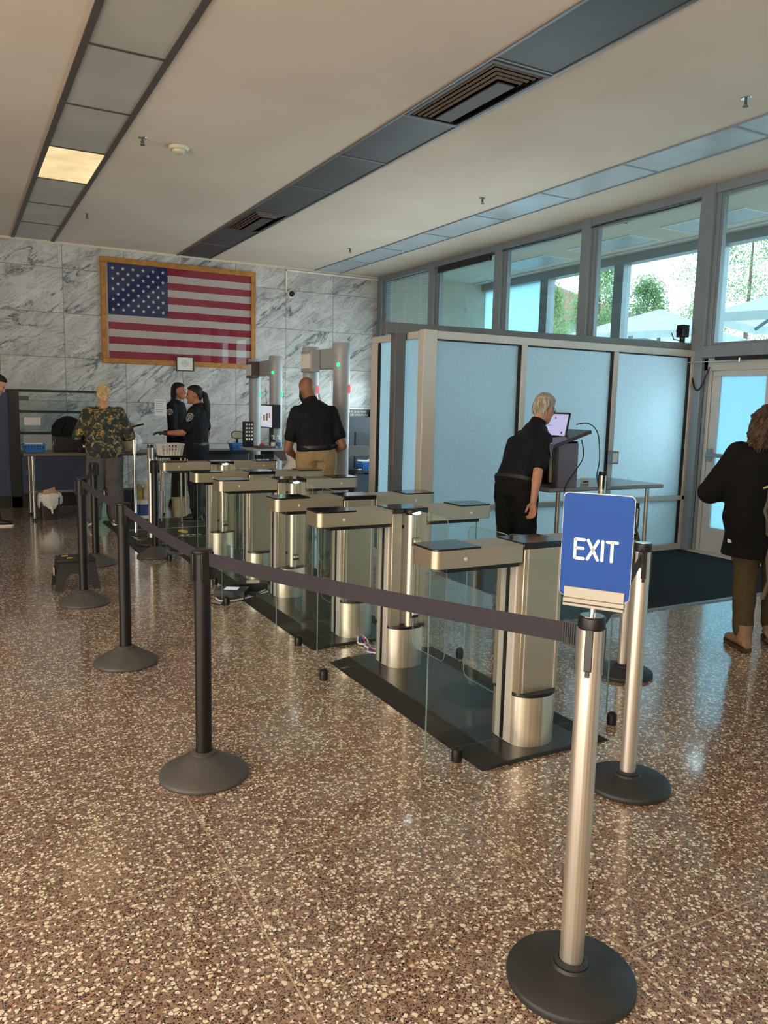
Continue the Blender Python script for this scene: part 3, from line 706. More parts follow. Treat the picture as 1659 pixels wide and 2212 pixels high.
# blonde person at the table
person('blonde person in camouflage pattern top and grey trousers at the table', (1.62, 10.28, 0.0125), (.10, .99),
       dict(elR=(.30, .0, 1.13), wrR=(.24, .26, 1.10), elL=(-.31, .02, 1.12), wrL=(-.22, .25, 1.03), hdR=(-.2, 1, 0), hdL=(-.1, 1, -.1), anL=(-.17, -.20, .11), knL=(-.13, -.02, .50)),
       dict(h=1.745, hp=-12, bulk=1.2, skin='skin_pale', hair='bun', hairmat='hair_blonde', shirt='camo', trousers='grey_tr', shoe='shoe_grey', sole='white', sleeve=1.75, srad=(.080, .074, .062), soff=.036, ext=.0, flare=.01, collar=False, leg=(.125, .115, .105), cuff=.04, tiltL=-.25))
# man entering at the left edge
person('dark haired man at the left edge leaning forward over the table', (.27, 10.80, 0), (.98, -.12),
       dict(pel=(0, -.12, .97), waist=(0, -.08, 1.10), chest=(0, -.03, 1.34), neck=(0, .07, 1.59), head=(0, .19, 1.74), shR=(.19, -.02, 1.50), shL=(-.19, -.02, 1.50), elR=(.24, -.14, 1.2), elL=(-.24, -.14, 1.2), wrR=(.2, -.16, .95), wrL=(-.2, -.16, .95), hdR=(0, 1, -.2), hdL=(0, 1, -.2), anR=(.11, .12, .085), anL=(-.11, -.25, .085), knR=(.1, .1, .5), knL=(-.1, -.1, .5), hipR=(.09, -.12, .94), hipL=(-.09, -.12, .94)),
       dict(h=1.82, hp=-30, bulk=1.0, skin='skin_pale', hair='short', hairmat='hair_dark', shirt='uniform', trousers='navy', shoe='shoe_blk', sole='white', sleeve=.7))
# woman leaving on the right
wo, WD, WH = person('person with wavy brown hair in black jacket and olive trousers by the doors', (4.71, 3.33, 0), (.80, .60),
       dict(elL=(-.33, .0, 1.06), wrL=(-.14, .24, 1.10), elR=(.36, .02, 1.08), wrR=(.22, .24, 1.0), hdL=(.8, .6, 0), hdR=(-.4, 1, 0), anL=(-.06, -.03, .085), anR=(.12, .22, .10), knR=(.11, .14, .50), knL=(-.07, .03, .50), head=(0, .05, 1.535), toeL=(-.5, 1, 0), toeR=(.0, 1, 0)),
       dict(h=1.64, hp=-8, bulk=1.42, hs=1.02, skin='skin_pale', hair='wavy', hairmat='hair_brown', shirt='fleece', shirtname='jacket', trousers='olive', shoe='boot', sole='sole', boot=True, sleeve=1.9, srad=(.098, .092, .075), soff=.03, ext=.16, flare=.02, leg=(.11, .085, .072), cuff=.05, fold=.8, tiltR=-.12))
lg = MB(); la = V((-.20, -.155, .745))
for q in range(3):
    r0, r1 = .006 + q * .008, .011 + q * .008; pts = [(r0 * math.cos(a * PI / 16), r0 * math.sin(a * PI / 16)) for a in range(9)] + [(r1 * math.cos(a * PI / 16), r1 * math.sin(a * PI / 16)) for a in reversed(range(9))]
    lg.add([la + V((x, -0.004, z)) for x, z in pts], [tuple(range(len(pts)))])
lg.build('jacket_emblem', M['sign_white'], wo)
# backpack hanging on the right shoulder
t = thing('hiking_backpack', 'khaki backpack with loose straps worn by the person in black jacket', 'backpack', wo.location, wo.rotation_euler.z)
rg = []
for z, w, d in ((.80, .09, .05), (.84, .14, .09), (1.0, .155, .11), (1.18, .15, .11), (1.32, .12, .09), (1.37, .05, .04)):
    rg.append([V((.16, -.32, z)) + V((w * math.cos(a * PI / 12), d * math.sin(a * PI / 12), 0)) for a in range(24)])
MB().loft(rg).build('body', M['pack'], t)
b = MB()
b.tube([(.12, -.20, 1.36), (.14, -.02, 1.44), (.20, .12, 1.36), (.24, .14, 1.15)], .018, 8)
b.tube([(.05, -.42, 1.22), (.0, -.40, 1.0), (.06, -.38, .85)], .011, 8); b.tube([(.06, -.42, .86), (.04, -.42, .70), (.06, -.40, .56), (.03, -.38, .44)], .014, 8); b.tube([(.20, -.42, .86), (.14, -.42, .72), (.15, -.42, .60)], .011, 8)
b.build('strap', M['pack'], t)
b = MB(); b.tube([(.10, -.43, 1.25), (.06, -.45, 1.15), (.12, -.45, 1.06), (.20, -.44, 1.12), (.16, -.44, 1.24)], .006, 6); b.tube([(.02, -.41, 1.16), (-.02, -.40, 1.14)], .007, 6); b.build('drawcord', M['cordage'], t)
MB().box(.05, .10, -.45, -.43, .80, .85).build('tag', M['pink'], t, 0.008)

# ---------------------------------------------------------------- camera
def make_camera():
    y, t, r, f = 0.5009935840134159, -0.13645176794894073, 0.023160508726576913, 1687.355
    fw = V((math.sin(y) * math.cos(t), math.cos(y) * math.cos(t), math.sin(t)))
    right = fw.cross(V((0, 0, 1))).normalized(); up = right.cross(fw)
    r2 = right * math.cos(r) + up * math.sin(r); u2 = -right * math.sin(r) + up * math.cos(r)
    cam = bpy.data.cameras.new('camera'); o = bpy.data.objects.new('camera', cam); COL.objects.link(o)
    m = Matrix((r2, u2, -fw)).transposed().to_4x4(); m.translation = (0, 0, 1.6); o.matrix_world = m
    cam.sensor_fit = 'VERTICAL'; cam.sensor_height = 36.0; cam.lens = f / 2212 * 36.0
    cam.clip_start = 0.05; cam.clip_end = 400
    scene.camera = o
make_camera()

# ---------------------------------------------------------------- room shell
XL, YB = -6.0, -7.0
struct('floor', MB().box(XL, 7.62, YB, YW + 0.1, -0.12, 0.0), 'terrazzo')
struct('ceiling', MB().box(XL, 7.62, YB, YW + 0.1, CZ, CZ + 0.15), 'ceiling')
struct('wall_back', MB().box(XL, 7.6, YW, YW + 0.15, 0, CZ), 'marble')
struct('wall_left', MB().box(XL - 0.15, XL, YB, YW + 0.15, 0, CZ), 'plaster')
struct('wall_front', MB().box(XL - 0.15, 7.6, YB - 0.15, YB, 0, CZ), 'plaster')
struct('trim_1', MB().box(XL, 7.4, YW - 0.012, YW, CZ - 0.035, CZ), 'offwhite', label='pale strip between marble wall and ceiling')

# ceiling light strips
JY = [12.7, 11.4, 10.1, 8.8, 7.5, 6.2, 4.9, 3.6, 2.3, 1.0]
ordn = ['first', 'second', 'third', 'fourth', 'fifth', 'sixth', 'seventh', 'eighth', 'ninth', 'tenth']
def strip(num, x0, x1, edge, mat, framemat, name, vents=(), lit=()):
    fr = MB(); z1 = CZ + 0.01; z0 = CZ - 0.014
    fr.box(x0, x0 + edge, 1.0, YW - 0.012, z0, z1); fr.box(x1 - edge, x1, 1.0, YW - 0.012, z0, z1)
    for y in JY: fr.box(x0 + edge, x1 - edge, y - 0.014, y + 0.014, z0 + 0.004, z1)
    struct('trim_%d' % num, fr, framemat, label='frame of the %s ceiling light strip' % name)
    ys = [YW] + JY
    for k in range(len(ys) - 1):
        ya, yb = ys[k + 1] + 0.014, ys[k] - (0.014 if k else 0.012)
        if k in vents:
            t = thing('air_diffuser', 'black louvred air diffuser in middle ceiling strip, %s' % ('nearer and larger one' if k == 6 else 'farther one close to the marble wall'), 'vent', ((x0 + x1) / 2, (ya + yb) / 2, CZ), 0, 'air diffusers in the ceiling')
            hx, hy = (x1 - x0) / 2 - edge, (yb - ya) / 2
            MB().box(-hx, hx, -hy, hy, 0.0, 0.01).build('backing', M['vent_blk'], t)
            f = MB(); w = 0.035
            for a in ((-hx, hx, -hy, -hy + w), (-hx, hx, hy - w, hy), (-hx, -hx + w, -hy + w, hy - w), (hx - w, hx, -hy + w, hy - w)):
                f.box(a[0], a[1], a[2], a[3], -0.018, 0.0)
            f.build('frame', M['lamp_dk'], t, 0.002)
            for q in range(4):
                i0 = w + 0.012 + q * 0.034; i1 = i0 + 0.014; za, zb = -0.010 - q * 0.010, -0.022 - q * 0.011
                L = MB()
                c0 = [(-hx + i0, -hy + i0, za), (hx - i0, -hy + i0, za), (hx - i0, hy - i0, za), (-hx + i0, hy - i0, za)]
                c1 = [(-hx + i1, -hy + i1, zb), (hx - i1, -hy + i1, zb), (hx - i1, hy - i1, zb), (-hx + i1, hy - i1, zb)]
                for i in range(4): L.quad(c0[i], c0[(i + 1) % 4], c1[(i + 1) % 4], c1[i])
                L.build('louver', M['vent_dark'], t)
            i0 = w + 0.16
            MB().box(-hx + i0, hx - i0, -hy + i0, hy - i0, -0.066, -0.056).build('centre_plate', M['vent_brown'], t)
        else:
            on = k in lit
            lab = ('lit warm yellow ceiling panel in the %s strip' % name) if on else '%s unlit ceiling light panel from marble wall in the %s strip' % (ordn[k], name)
            o = MB().box(x0 + edge, x1 - edge, ya, yb, CZ - 0.004, CZ + 0.005).build('ceiling_light', M['lamp_on'] if on else mat)
            tag(o, lab, 'ceiling light', 'light panels of the %s ceiling strip' % name)
strip(2, 0.885, 1.515, 0.05, M['lamp_off'], M['trackdk'], 'left', (), (3,))
strip(3, 3.475, 4.06, 0.022, M['lamp_dk'], M['alu_dark'], 'middle', (2, 6))
strip(4, 6.05, 6.585, 0.014, M['lamp_lt'], M['alu_cool'], 'right')

def sprinkler(x, y, lab, z=CZ):
    t = thing('fire_sprinkler', lab, 'sprinkler', (x, y, z), 0, 'ceiling sprinklers')
    MB().lathe([(0.001, -0.004), (0.038, -0.006), (0.042, 0.0)], 20).build('escutcheon', M['chrome'], t)
    b = MB().cyl((0, 0, 0), (0, 0, -0.045), 0.011); b.cyl((0.012, 0, -0.03), (0.012, 0, -0.062), 0.004); b.cyl((-0.012, 0, -0.03), (-0.012, 0, -0.062), 0.004)
    b.build('nozzle', M['trackdk'], t)
    MB().lathe([(0.001, -0.066), (0.022, -0.066), (0.022, -0.061), (0.001, -0.061)], 16).build('deflector', M['trackdk'], t)
sprinkler(1.69, 8.08, 'ceiling sprinkler beside the round smoke detector')
sprinkler(1.69, 11.7, 'ceiling sprinkler near marble wall, right of the left light strip')
sprinkler(5.66, 8.06, 'ceiling sprinkler left of right light strip, midway down the hall')
sprinkler(5.70, 11.75, 'small ceiling sprinkler close to the marble wall corner')
sprinkler(5.63, 4.45, 'nearest ceiling sprinkler, above the entrance side')
t = thing('smoke_detector', 'round cream smoke detector on the ceiling', 'smoke detector', (2.06, 8.17, CZ))
MB().lathe([(0.001, -0.03), (0.085, -0.028), (0.10, -0.012), (0.10, 0)], 28).build('base', M['offwhite'], t)
MB().lathe([(0.001, -0.062), (0.045, -0.06), (0.06, -0.05), (0.062, -0.028)], 24).build('sensor_cap', M['offwhite'], t)

# ---------------------------------------------------------------- window wall (X = 7.5)
MY = [13.9, 11.98, 10.06, 8.14, 6.22, 4.3, 2.38, 0.46, -1.46, -3.38, -5.3]
mu = MB()
for y in MY:
    mu.box(7.40, 7.60, y - 0.07, y + 0.10, 0, CZ); mu.box(7.45, 7.56, y - 0.12, y - 0.07, 0, CZ)
    mu.box(7.45, 7.56, y + 0.10, y + 0.13, 0, CZ)
struct('wall_right', mu, 'alu_cool', 0.004, 'grey aluminium mullions of the window wall')
he = MB(); he.box(7.42, 7.60, YB, YW, CZ - 0.10, CZ); struct('trim_5', he, 'alu_cool', 0.004, 'head channel along top of the window wall')
tr = MB(); tr.box(7.38, 7.60, YB, 6.14, 2.20, 2.335); struct('trim_6', tr, 'alu_cool', 0.006, 'transom beam above the entrance doors')
tr = MB(); tr.box(7.44, 7.58, 6.34, YW, 2.13, 2.26); struct('trim_7', tr, 'alu_dark', 0.004, 'transom bar behind the frosted partition')
for k in range(len(MY) - 1):
    ya, yb = MY[k + 1] + 0.13, MY[k] - 0.12
    w = MB(); s = 0.035
    zb = 2.335 if k >= 4 else 2.26
    for a in ((7.47, 7.53, ya, yb, CZ - 0.10 - s, CZ - 0.10), (7.47, 7.53, ya, yb, zb, zb + s), (7.47, 7.53, ya, ya + s, zb + s, CZ - 0.10 - s), (7.47, 7.53, yb - s, yb, zb + s, CZ - 0.10 - s)): w.box(*a)
    wo = w.build('window_%d' % (k + 1), M['alu_cool']); tag(wo, kind='structure')
    MB().box(7.496, 7.504, ya + s, yb - s, zb + s, CZ - 0.10 - s).build('pane', M['glass'], wo)
    if k != 4:
        l = MB()
        zt = 2.20 if k >= 4 else 2.13
        for a in ((7.47, 7.53, ya, yb, zt - s, zt), (7.47, 7.53, ya, yb, 0.0, 0.12), (7.47, 7.53, ya, yb, 0.60, 0.66), (7.47, 7.53, ya, ya + s, 0.12, zt - s), (7.47, 7.53, yb - s, yb, 0.12, zt - s)): l.box(*a)
        l.build('lower_frame', M['alu_cool'], wo)
        MB().box(7.496, 7.504, ya + s, yb - s, 0.12, zt - s).build('lower_pane', M['glass'] if k < 4 else M['frost_door'], wo)

# entrance doors in the bay between Y 4.3 and 6.22
jb = MB()
for a in ((7.42, 7.56, 6.20, 6.30), (7.45, 7.56, 6.13, 6.20), (7.47, 7.56, 6.06, 6.13)): jb.box(*a, 0, 2.20)
jb.box(7.43, 7.56, 4.40, 4.47, 0, 2.20); jb.box(7.45, 7.57, 4.40, 6.2, 2.06, 2.20)
struct('trim_8', jb, 'alu', 0.006, 'stepped aluminium jamb of the entrance doors')
struct('trim_9', MB().box(7.36, 7.60, 4.42, 6.12, 0.0, 0.02), 'alu', 0.004, 'door threshold')
for num, (ya, yb, hinge) in ((1, (5.28, 6.05, 1)), (2, (4.48, 5.26, 0))):
    st = 0.10; d = MB()
    for a in ((ya, yb, 0.02, 0.30), (ya, yb, 2.0, 2.055), (ya, ya + st, 0.30, 2.0), (yb - st, yb, 0.30, 2.0)): d.box(7.48, 7.53, *a)
    do = d.build('door_%d' % num, M['alu'], None, 0.003); tag(do, kind='structure')
    MB().box(7.500, 7.508, ya + st, yb - st, 0.30, 2.0).build('pane', M['frost_door'], do)
    bar = MB().box(7.41, 7.435, ya + 0.03, yb - 0.03, 1.10, 1.145); bar.box(7.43, 7.48, yb - 0.07, yb - 0.03, 1.05, 1.19); bar.box(7.43, 7.48, ya + 0.03, ya + 0.07, 1.05, 1.19)
    bar.build('push_bar', M['alu_cool'], do, 0.004)
# overhead operator with its arm on the transom and the looped cable
t = thing('door_closer', 'slim metal door closer arm under the transom above the door', 'door closer', (7.38, 5.9, 2.16))
MB().box(-0.02, 0.06, -0.62, 0.05, 0.0, 0.045).build('housing', M['blk'], t, 0.004)
MB().box(-0.05, -0.03, -0.28, 0.42, -0.012, 0.0).build('arm', M['chrome'], t, 0.003)
b = MB().cyl((-0.04, 0.42, -0.02), (-0.04, 0.42, 0.02), 0.014); b.cyl((-0.04, -0.28, -0.02), (-0.04, -0.28, 0.02), 0.014); b.build('pivot', M['chrome'], t)
o = MB().tube([(7.40 - 0.02 * math.sin(PI * i / 12), 6.30 - 0.26 * i / 12, 2.10 - 0.26 * math.sin(PI * i / 12)) for i in range(13)], 0.009, 8).build('looped_cable', M['cable_k'])
tag(o, 'black cable hanging in a loop beside the entrance door top', 'cable')
o = MB().tube([(7.41, 6.3 + 0.14 * i, 3.962 - 0.022 * (0.5 + 0.5 * math.sin(i * 0.46))) for i in range(40)], 0.006, 6).build('ceiling_cable', M['cable_k'])
tag(o, 'thin dark cable running along the top of the clerestory windows', 'cable')
o = MB().box(7.40, 7.46, 10.30, 11.8, 3.87, 3.96).build('roller_shade_cassette', M['blk'], None, 0.01); tag(o, 'dark rolled shade box at top of a clerestory window', 'roller shade')
# blind in the corner window
t = thing('window_blind', 'raised white horizontal blind in the corner clerestory window', 'blind', (7.43, 13.0, 2.46))
b = MB()
for i in range(38): b.box(-0.012, 0.012, -0.86, 0.70, 0.03 + i * 0.040, 0.036 + i * 0.040)
o = b.build('slats', M['blind'], t)
MB().box(-0.016, 0.016, -0.86, 0.70, -0.01, 0.022).build('bottom_rail', M['blk'], t)
b = MB()
for y in (-0.6, -0.08, 0.45): b.cyl((0, y, 0), (0, y, 1.56), 0.003, n=5)
b.build('ladder_cord', M['white'], t)

# ---------------------------------------------------------------- vestibule and outside
struct('floor_vestibule', MB().box(7.62, 10.1, YB, YW, -0.12, -0.002), 'pave')
struct('ceiling_vestibule', MB().box(7.62, 10.3, YB, YW + 0.1, 4.16, 4.3), 'ceiling')
struct('wall_vestibule_end', MB().box(7.62, 10.1, YW, YW + 0.1, 0, 4.16), 'plaster')
struct('wall_vestibule_front', MB().box(7.62, 10.1, YB - 0.1, YB, 0, 4.16), 'plaster')
OM = [11.98, 10.06, 8.14, 6.22, 4.3, 2.38, 0.46, -1.46, -3.38, -5.3]
om = MB()
for y in OM: om.box(9.92, 10.10, y - 0.09, y + 0.13, 0, 4.04)
struct('wall_outer', om, 'alu_cool', 0.004, 'grey mullions of the outer glazing')
struct('trim_10', MB().box(9.90, 10.12, YB, YW, 4.02, 4.16), 'alu_cool', 0.004, 'head beam of the outer glazing')
struct('trim_11', MB().box(9.66, 9.70, YB, YW, 4.14, 4.158), 'blind', label='white slot diffuser along the vestibule ceiling')
for k in range(len(OM) - 1):
    ya, yb = OM[k + 1] + 0.13, OM[k] - 0.09
    wo = MB().box(9.98, 10.04, ya, yb, 0.0, 0.1).build('window_%d' % (k + 20), M['alu_cool']); tag(wo, kind='structure')
    MB().box(10.006, 10.012, ya, yb, 0.1, 4.02).build('pane', M['glass'], wo)
struct('window_19', MB().box(10.0, 10.03, 12.12, YW, 0, 4.02), 'frost_door', label='pale blue solid panel closing the outer glazing')
for k in range(7):
    y1 = 10.15 - 1.92 * (k - 1)
    if y1 < 1: break
    t = thing('vestibule_light', ['square recessed ceiling panel beyond the clerestory, nearest the marble wall', 'recessed vestibule ceiling panel, second from the marble wall', 'recessed vestibule ceiling panel, third from the marble wall', 'recessed vestibule ceiling panel, fourth from the marble wall', 'recessed vestibule ceiling panel, fifth from the marble wall', 'recessed vestibule ceiling panel, sixth from marble wall'][k], 'ceiling light', (9.14, y1 - 0.7, 4.16), 0, 'vestibule ceiling panels')
    f = MB(); hx, hy = 0.33, 0.68
    for a in ((-hx, hx, -hy, -hy + .03), (-hx, hx, hy - .03, hy), (-hx, -hx + .03, -hy + .03, hy - .03), (hx - .03, hx, -hy + .03, hy - .03)): f.box(a[0], a[1], a[2], a[3], -0.012, 0.0)
    f.build('frame', M['white'], t); MB().box(-hx + .03, hx - .03, -hy + .03, hy - .03, -0.006, 0).build('diffuser', M['lamp_lt'], t)
sprinkler(8.05, 8.1, 'sprinkler on vestibule ceiling seen through the clerestory', 4.16)

struct('ground_outside', MB().box(10.1, 90, -40, 70, -0.15, -0.01), 'pave')
def tree(x, y, h, r, lab, seed, lm, z0=1.2):
    rnd = random.Random(seed)
    t = thing('street_tree', lab, 'tree', (x, y, 0), 0, 'trees beyond the windows')
    MB().tube([(0, 0, 0), (0.03, 0.02, h * 0.4), (0, 0, h * 0.93)], [0.11, 0.08, 0.02], 8).build('trunk', M['bark'], t)
    b = MB()
    clumps = []
    for i in range(70):
        u = rnd.random(); zz = z0 + (h - z0) * u
        rad = r * math.sin(PI * min(1, 0.12 + 0.86 * u)) ** 0.7 * (0.45 + 0.55 * rnd.random()); a = rnd.random() * 6.283
        clumps.append((rad * math.cos(a), rad * math.sin(a), zz))
    for c in clumps:
        for i in range(190):
            d = V((rnd.gauss(0, 1), rnd.gauss(0, 1), rnd.gauss(0, 1))) * 0.17 * r ** 0.4
            p = V(c) + d; n = V((rnd.gauss(0, 1), rnd.gauss(0, 1), rnd.gauss(0, 1))).normalized()
            u = n.orthogonal().normalized() * 0.042; w = n.cross(u)
            b.quad(p - u, p - w * 0.6, p + u, p + w * 0.6)
    o = b.build('foliage', lm, t); o['kind'] = 'stuff'
tree(17.0, 18.0, 6.3, 0.8, 'slim young green tree seen through the middle clerestory', 3, M['leaf_a'])
tree(18.5, 22.2, 5.9, 0.9, 'narrow pale tree in front of the red roofed building', 4, M['leaf_b'])
tree(19.0, 18.0, 5.5, 0.8, 'round topped tree behind the closed parasol edge', 5, M['leaf_a'])
tree(22.0, 16.7, 8.3, 2.4, 'large leafy tree at the right end of the clerestory', 6, M['leaf_a'])
tree(21.5, 25.5, 6.2, 0.8, 'thin tree beside the pale blue panel', 8, M['leaf_a'])
tree(29.0, 24.3, 6.6, 1.3, 'hazy distant tree between the parasols', 9, M['leaf_b'])
def parasol(x, y, lab, rz, half, zt, ze):
    t = thing('market_parasol', lab, 'parasol', (x, y, 0), rz, 'white parasols outside')
    b = MB(); c = [(-half, -half, ze), (half, -half, ze), (half, half, ze), (-half, half, ze)]
    for i in range(4): b.add([c[i], c[(i + 1) % 4], (0, 0, zt)], [(0, 1, 2)])
    for i in range(4):
        a, d = c[i], c[(i + 1) % 4]; b.quad(a, d, (d[0], d[1], ze - 0.16), (a[0], a[1], ze - 0.16))
    b.build('canopy', M['parasol'], t)
    MB().cyl((0, 0, 0), (0, 0, zt - 0.05), 0.045).build('pole', M['parasol_frame'], t)
    for i in range(4):
        MB().cyl((0, 0, zt - 0.1), (c[i][0] * 0.98, c[i][1] * 0.98, ze - 0.05), 0.035, n=8).build('rib', M['parasol_frame'], t)
    MB().box(-half, half, -0.06, 0.06, ze - 0.30, ze - 0.10).build('beam', M['parasol_frame'], t)
parasol(14.8, 13.6, 'white square parasol outside, behind the security camera', 0.35, 1.55, 4.0, 3.35)
parasol(13.6, 9.0, 'white square parasol outside, at the right edge', 0.35, 1.35, 3.95, 3.35)
t = thing('distant_building', 'far pale building with a red roof beyond the trees', 'building', (32, 36.5, 0), 0.75)
MB().box(-7, 7, -4, 4, 0, 6.0).build('wall', M['far_wall'], t)
b = MB(); b.add([(-7.4, -4.4, 6.0), (7.4, -4.4, 6.0), (7.4, 4.4, 6.0), (-7.4, 4.4, 6.0), (-6, 0, 7.9), (6, 0, 7.9)], [(0, 1, 5, 4), (1, 2, 5), (2, 3, 4, 5), (3, 0, 4), (0, 3, 2, 1)]); b.build('roof', M['far_roof'], t)
for i in range(5): MB().box(-5.6 + i * 2.4, -4.6 + i * 2.4, -4.03, -4.0, 3.6, 5.0).build('window', M['navy'], t)

# ---------------------------------------------------------------- frosted partition (runs along X at Y = 6.3)
def partition():
    fr = MB(); y0, y1 = 6.255, 6.335
    fr.box(3.80, 3.945, 6.25, 6.34, 0, 2.295)
    fr.box(3.945, 7.42, y0, y1, 2.215, 2.29); fr.box(3.945, 7.42, y0, y1, 0.0, 0.07); fr.box(3.945, 7.42, y0, y1, 0.585, 0.635)
    for x in (4.955, 6.19): fr.box(x - 0.012, x + 0.05, y0, y1, 0.07, 2.215)
    fr.box(7.36, 7.42, y0, y1, 0.07, 2.215)
    t = fr.build('partition_frosted', M['alu'], None, 0.004); tag(t, kind='structure')
    for xa, xb in ((3.945, 4.943), (5.005, 6.178), (6.24, 7.36)):
        for za, zb in ((0.07, 0.585), (0.635, 2.215)):
            MB().box(xa, xb, 6.292, 6.298, za, zb).build('pane', M['frost'], t)
    g = MB()
    for xa, xb in ((3.945, 4.943), (5.005, 6.178), (6.24, 7.36)):
        g.box(xb - 0.028, xb, 6.27, 6.29, 0.07, 0.585); g.box(xb - 0.028, xb, 6.27, 6.29, 0.635, 2.215); g.box(xa, xb - 0.028, 6.27, 6.29, 2.203, 2.215)
    g.build('gasket', M['gasket'], t)
    # return panel along Y
    r = MB(); xa, xb = 3.83, 3.89
    r.box(xa, xb, 6.34, 7.35, 2.225, 2.29); r.box(xa, xb, 6.34, 7.35, 0, 0.1); r.box(xa, xb, 7.22, 7.35, 0.1, 2.225); r.box(xa, xb, 6.34, 6.40, 0.1, 2.225); r.box(xa, xb, 6.74, 6.86, 0.1, 2.225)
    r.build('side_frame', M['alu'], t, 0.004)
    for ya, yb in ((6.40, 6.74), (6.86, 7.22)): MB().box(3.857, 3.863, ya, yb, 0.1, 2.225).build('side_pane', M['frost'], t)
    g = MB(); g.box(3.84, 3.85, 6.70, 6.74, 0.1, 2.225); g.box(3.84, 3.85, 7.17, 7.22, 0.1, 2.225); g.build('side_gasket', M['gasket'], t)
    # dark post with the overhead beam
    MB().box(3.70, 3.81, 6.60, 6.70, 0, 2.36).build('dark_post', M['alu_dark'], t, 0.004)
    b = MB(); a0, a1 = V((3.60, 6.66, 0)), V((7.42, 6.36, 0)); d = (a1 - a0).normalized(); w = V((-d.y, d.x, 0)) * 0.05
    zz0, zz1 = 2.27, 2.375
    vs = [a0 - w, a1 - w, a1 + w, a0 + w]
    b.add([(p.x, p.y, zz0) for p in vs] + [(p.x, p.y, zz1) for p in vs], [(3, 2, 1, 0), (4, 5, 6, 7), (0, 1, 5, 4), (1, 2, 6, 5), (2, 3, 7, 6), (3, 0, 4, 7)])
    b.build('top_beam', M['alu_dark'], t, 0.004)
partition()
t = thing('security_camera', 'small dark security camera on the partition beam end', 'camera', (7.30, 6.36, 2.375))
MB().box(-0.05, 0.05, -0.05, 0.05, 0.06, 0.20).build('body', M['blk'], t, 0.008)
MB().cyl((0, 0, 0), (0, 0, 0.07), 0.03).build('mount', M['blk'], t)
MB().cyl((-0.05, -0.0, 0.13), (-0.075, -0.0, 0.13), 0.03).build('lens', M['blk_gloss'], t)
MB().tube([(-0.02, -0.03, 0.02), (-0.10, -0.04, 0.02), (-0.16, -0.02, 0.03), (-0.18, 0, 0.10)], 0.006, 6).build('cable', M['cable_k'], t)
t = thing('power_outlet', 'grey outlet box low on the frosted partition mullion', 'outlet', (6.21, 6.25, 1.02))
MB().box(-0.05, 0.06, -0.05, 0.005, 0, 0.14).build('box', M['alu_cool'], t, 0.004)
MB().box(-0.03, 0.045, -0.054, -0.05, 0.02, 0.12).build('faceplate', M['white'], t, 0.002)
# ---------------------------------------------------------------- things on the marble wall
def flag():
    t = thing('framed_flag', 'large striped flag with stars in an oak frame on marble wall', 'flag', (0, 0, 0))
    x0, x1, z0, z1 = 2.20, 4.88, 2.19, 3.92; w = 0.085; yf = YW - 0.055
    f = MB()
    f.box(x0, x1, yf, YW, z1 - w, z1); f.box(x0, x1, yf, YW, z0, z0 + w)
    f.box(x0, x0 + w, yf, YW, z0 + w, z1 - w); f.box(x1 - w, x1, yf, YW, z0 + w, z1 - w)
    f.build('frame', M['oak'], t, 0.006)
    MB().box(x0 + w, x1 - w, YW - 0.02, YW - 0.001, z0 + w, z1 - w).build('backing', M['flag_white'], t)
    fx0, fx1, fz0, fz1 = 2.315, 4.80, 2.275, 3.835; h = (fz1 - fz0) / 13; cx = 3.305; cz = fz1 - 7 * h
    r = MB(); wt = MB(); y = YW - 0.024
    for k in range(13):
        top = fz1 - k * h; a = cx if k < 7 else fx0
        (r if k % 2 == 0 else wt).box(a, fx1, y, y + 0.004, top - h, top)
    r.build('red_stripes', M['flag_red'], t); wt.build('white_stripes', M['flag_white'], t)
    MB().box(fx0, cx, y, y + 0.004, cz, fz1).build('canton', M['flag_blue'], t)
    s = MB(); dx = (cx - fx0) / 12; dz = (fz1 - cz) / 10; R = 0.034
    for j in range(9):
        for i in range(6 if j % 2 == 0 else 5):
            px = fx0 + dx * (1 + 2 * i + (j % 2)); pz = fz1 - dz * (j + 1); pts = []
            for q in range(10):
                a = PI / 2 + q * PI / 5; rr = R if q % 2 == 0 else R * 0.4; pts.append((px + rr * math.cos(a), y - 0.002, pz + rr * math.sin(a)))
            s.add(pts, [tuple(range(10))])
    s.build('star_pattern', M['sign_white'], t)
    MB().box(x0 + w, x1 - w, YW - 0.036, YW - 0.033, z0 + w, z1 - w).build('glazing', M['pane_gloss'], t)
flag()
def wall_frame():
    t = thing('framed_certificate', 'small black framed certificate over the lower edge of the flag frame', 'certificate', (3.58, YW - 0.055, 2.23))
    hx, hz, w = 0.155, 0.125, 0.014; f = MB()
    for a in ((-hx, hx, hz - w, hz), (-hx, hx, -hz, -hz + w), (-hx, -hx + w, -hz + w, hz - w), (hx - w, hx, -hz + w, hz - w)): f.box(a[0], a[1], -0.022, 0.0, a[2], a[3])
    f.build('frame', M['blk'], t); MB().box(-hx + w, hx - w, -0.010, 0, -hz + w, hz - w).build('certificate_paper', M['paper'], t)
    k = MB()
    for i, wd in enumerate((0.05, 0.035, 0.07, 0.07, 0.06, 0.03)): k.box(-wd, wd, -0.0115, -0.010, 0.065 - i * 0.022, 0.070 - i * 0.022)
    k.build('printed_lines', M['ink'], t)
wall_frame()
t = thing('dome_camera', 'white dome camera below its conduit on the marble wall', 'camera', (5.57, YW, 3.60))
MB().lathe([(0.001, 0), (0.075, 0), (0.075, 0.05), (0.06, 0.07), (0.001, 0.07)], 24).build('mount', M['white'], t).rotation_euler = (PI / 2, 0, 0)
MB().ell((0.0, -0.085, -0.005), (0.055, 0.045, 0.055)).build('dome', M['blk_gloss'], t)
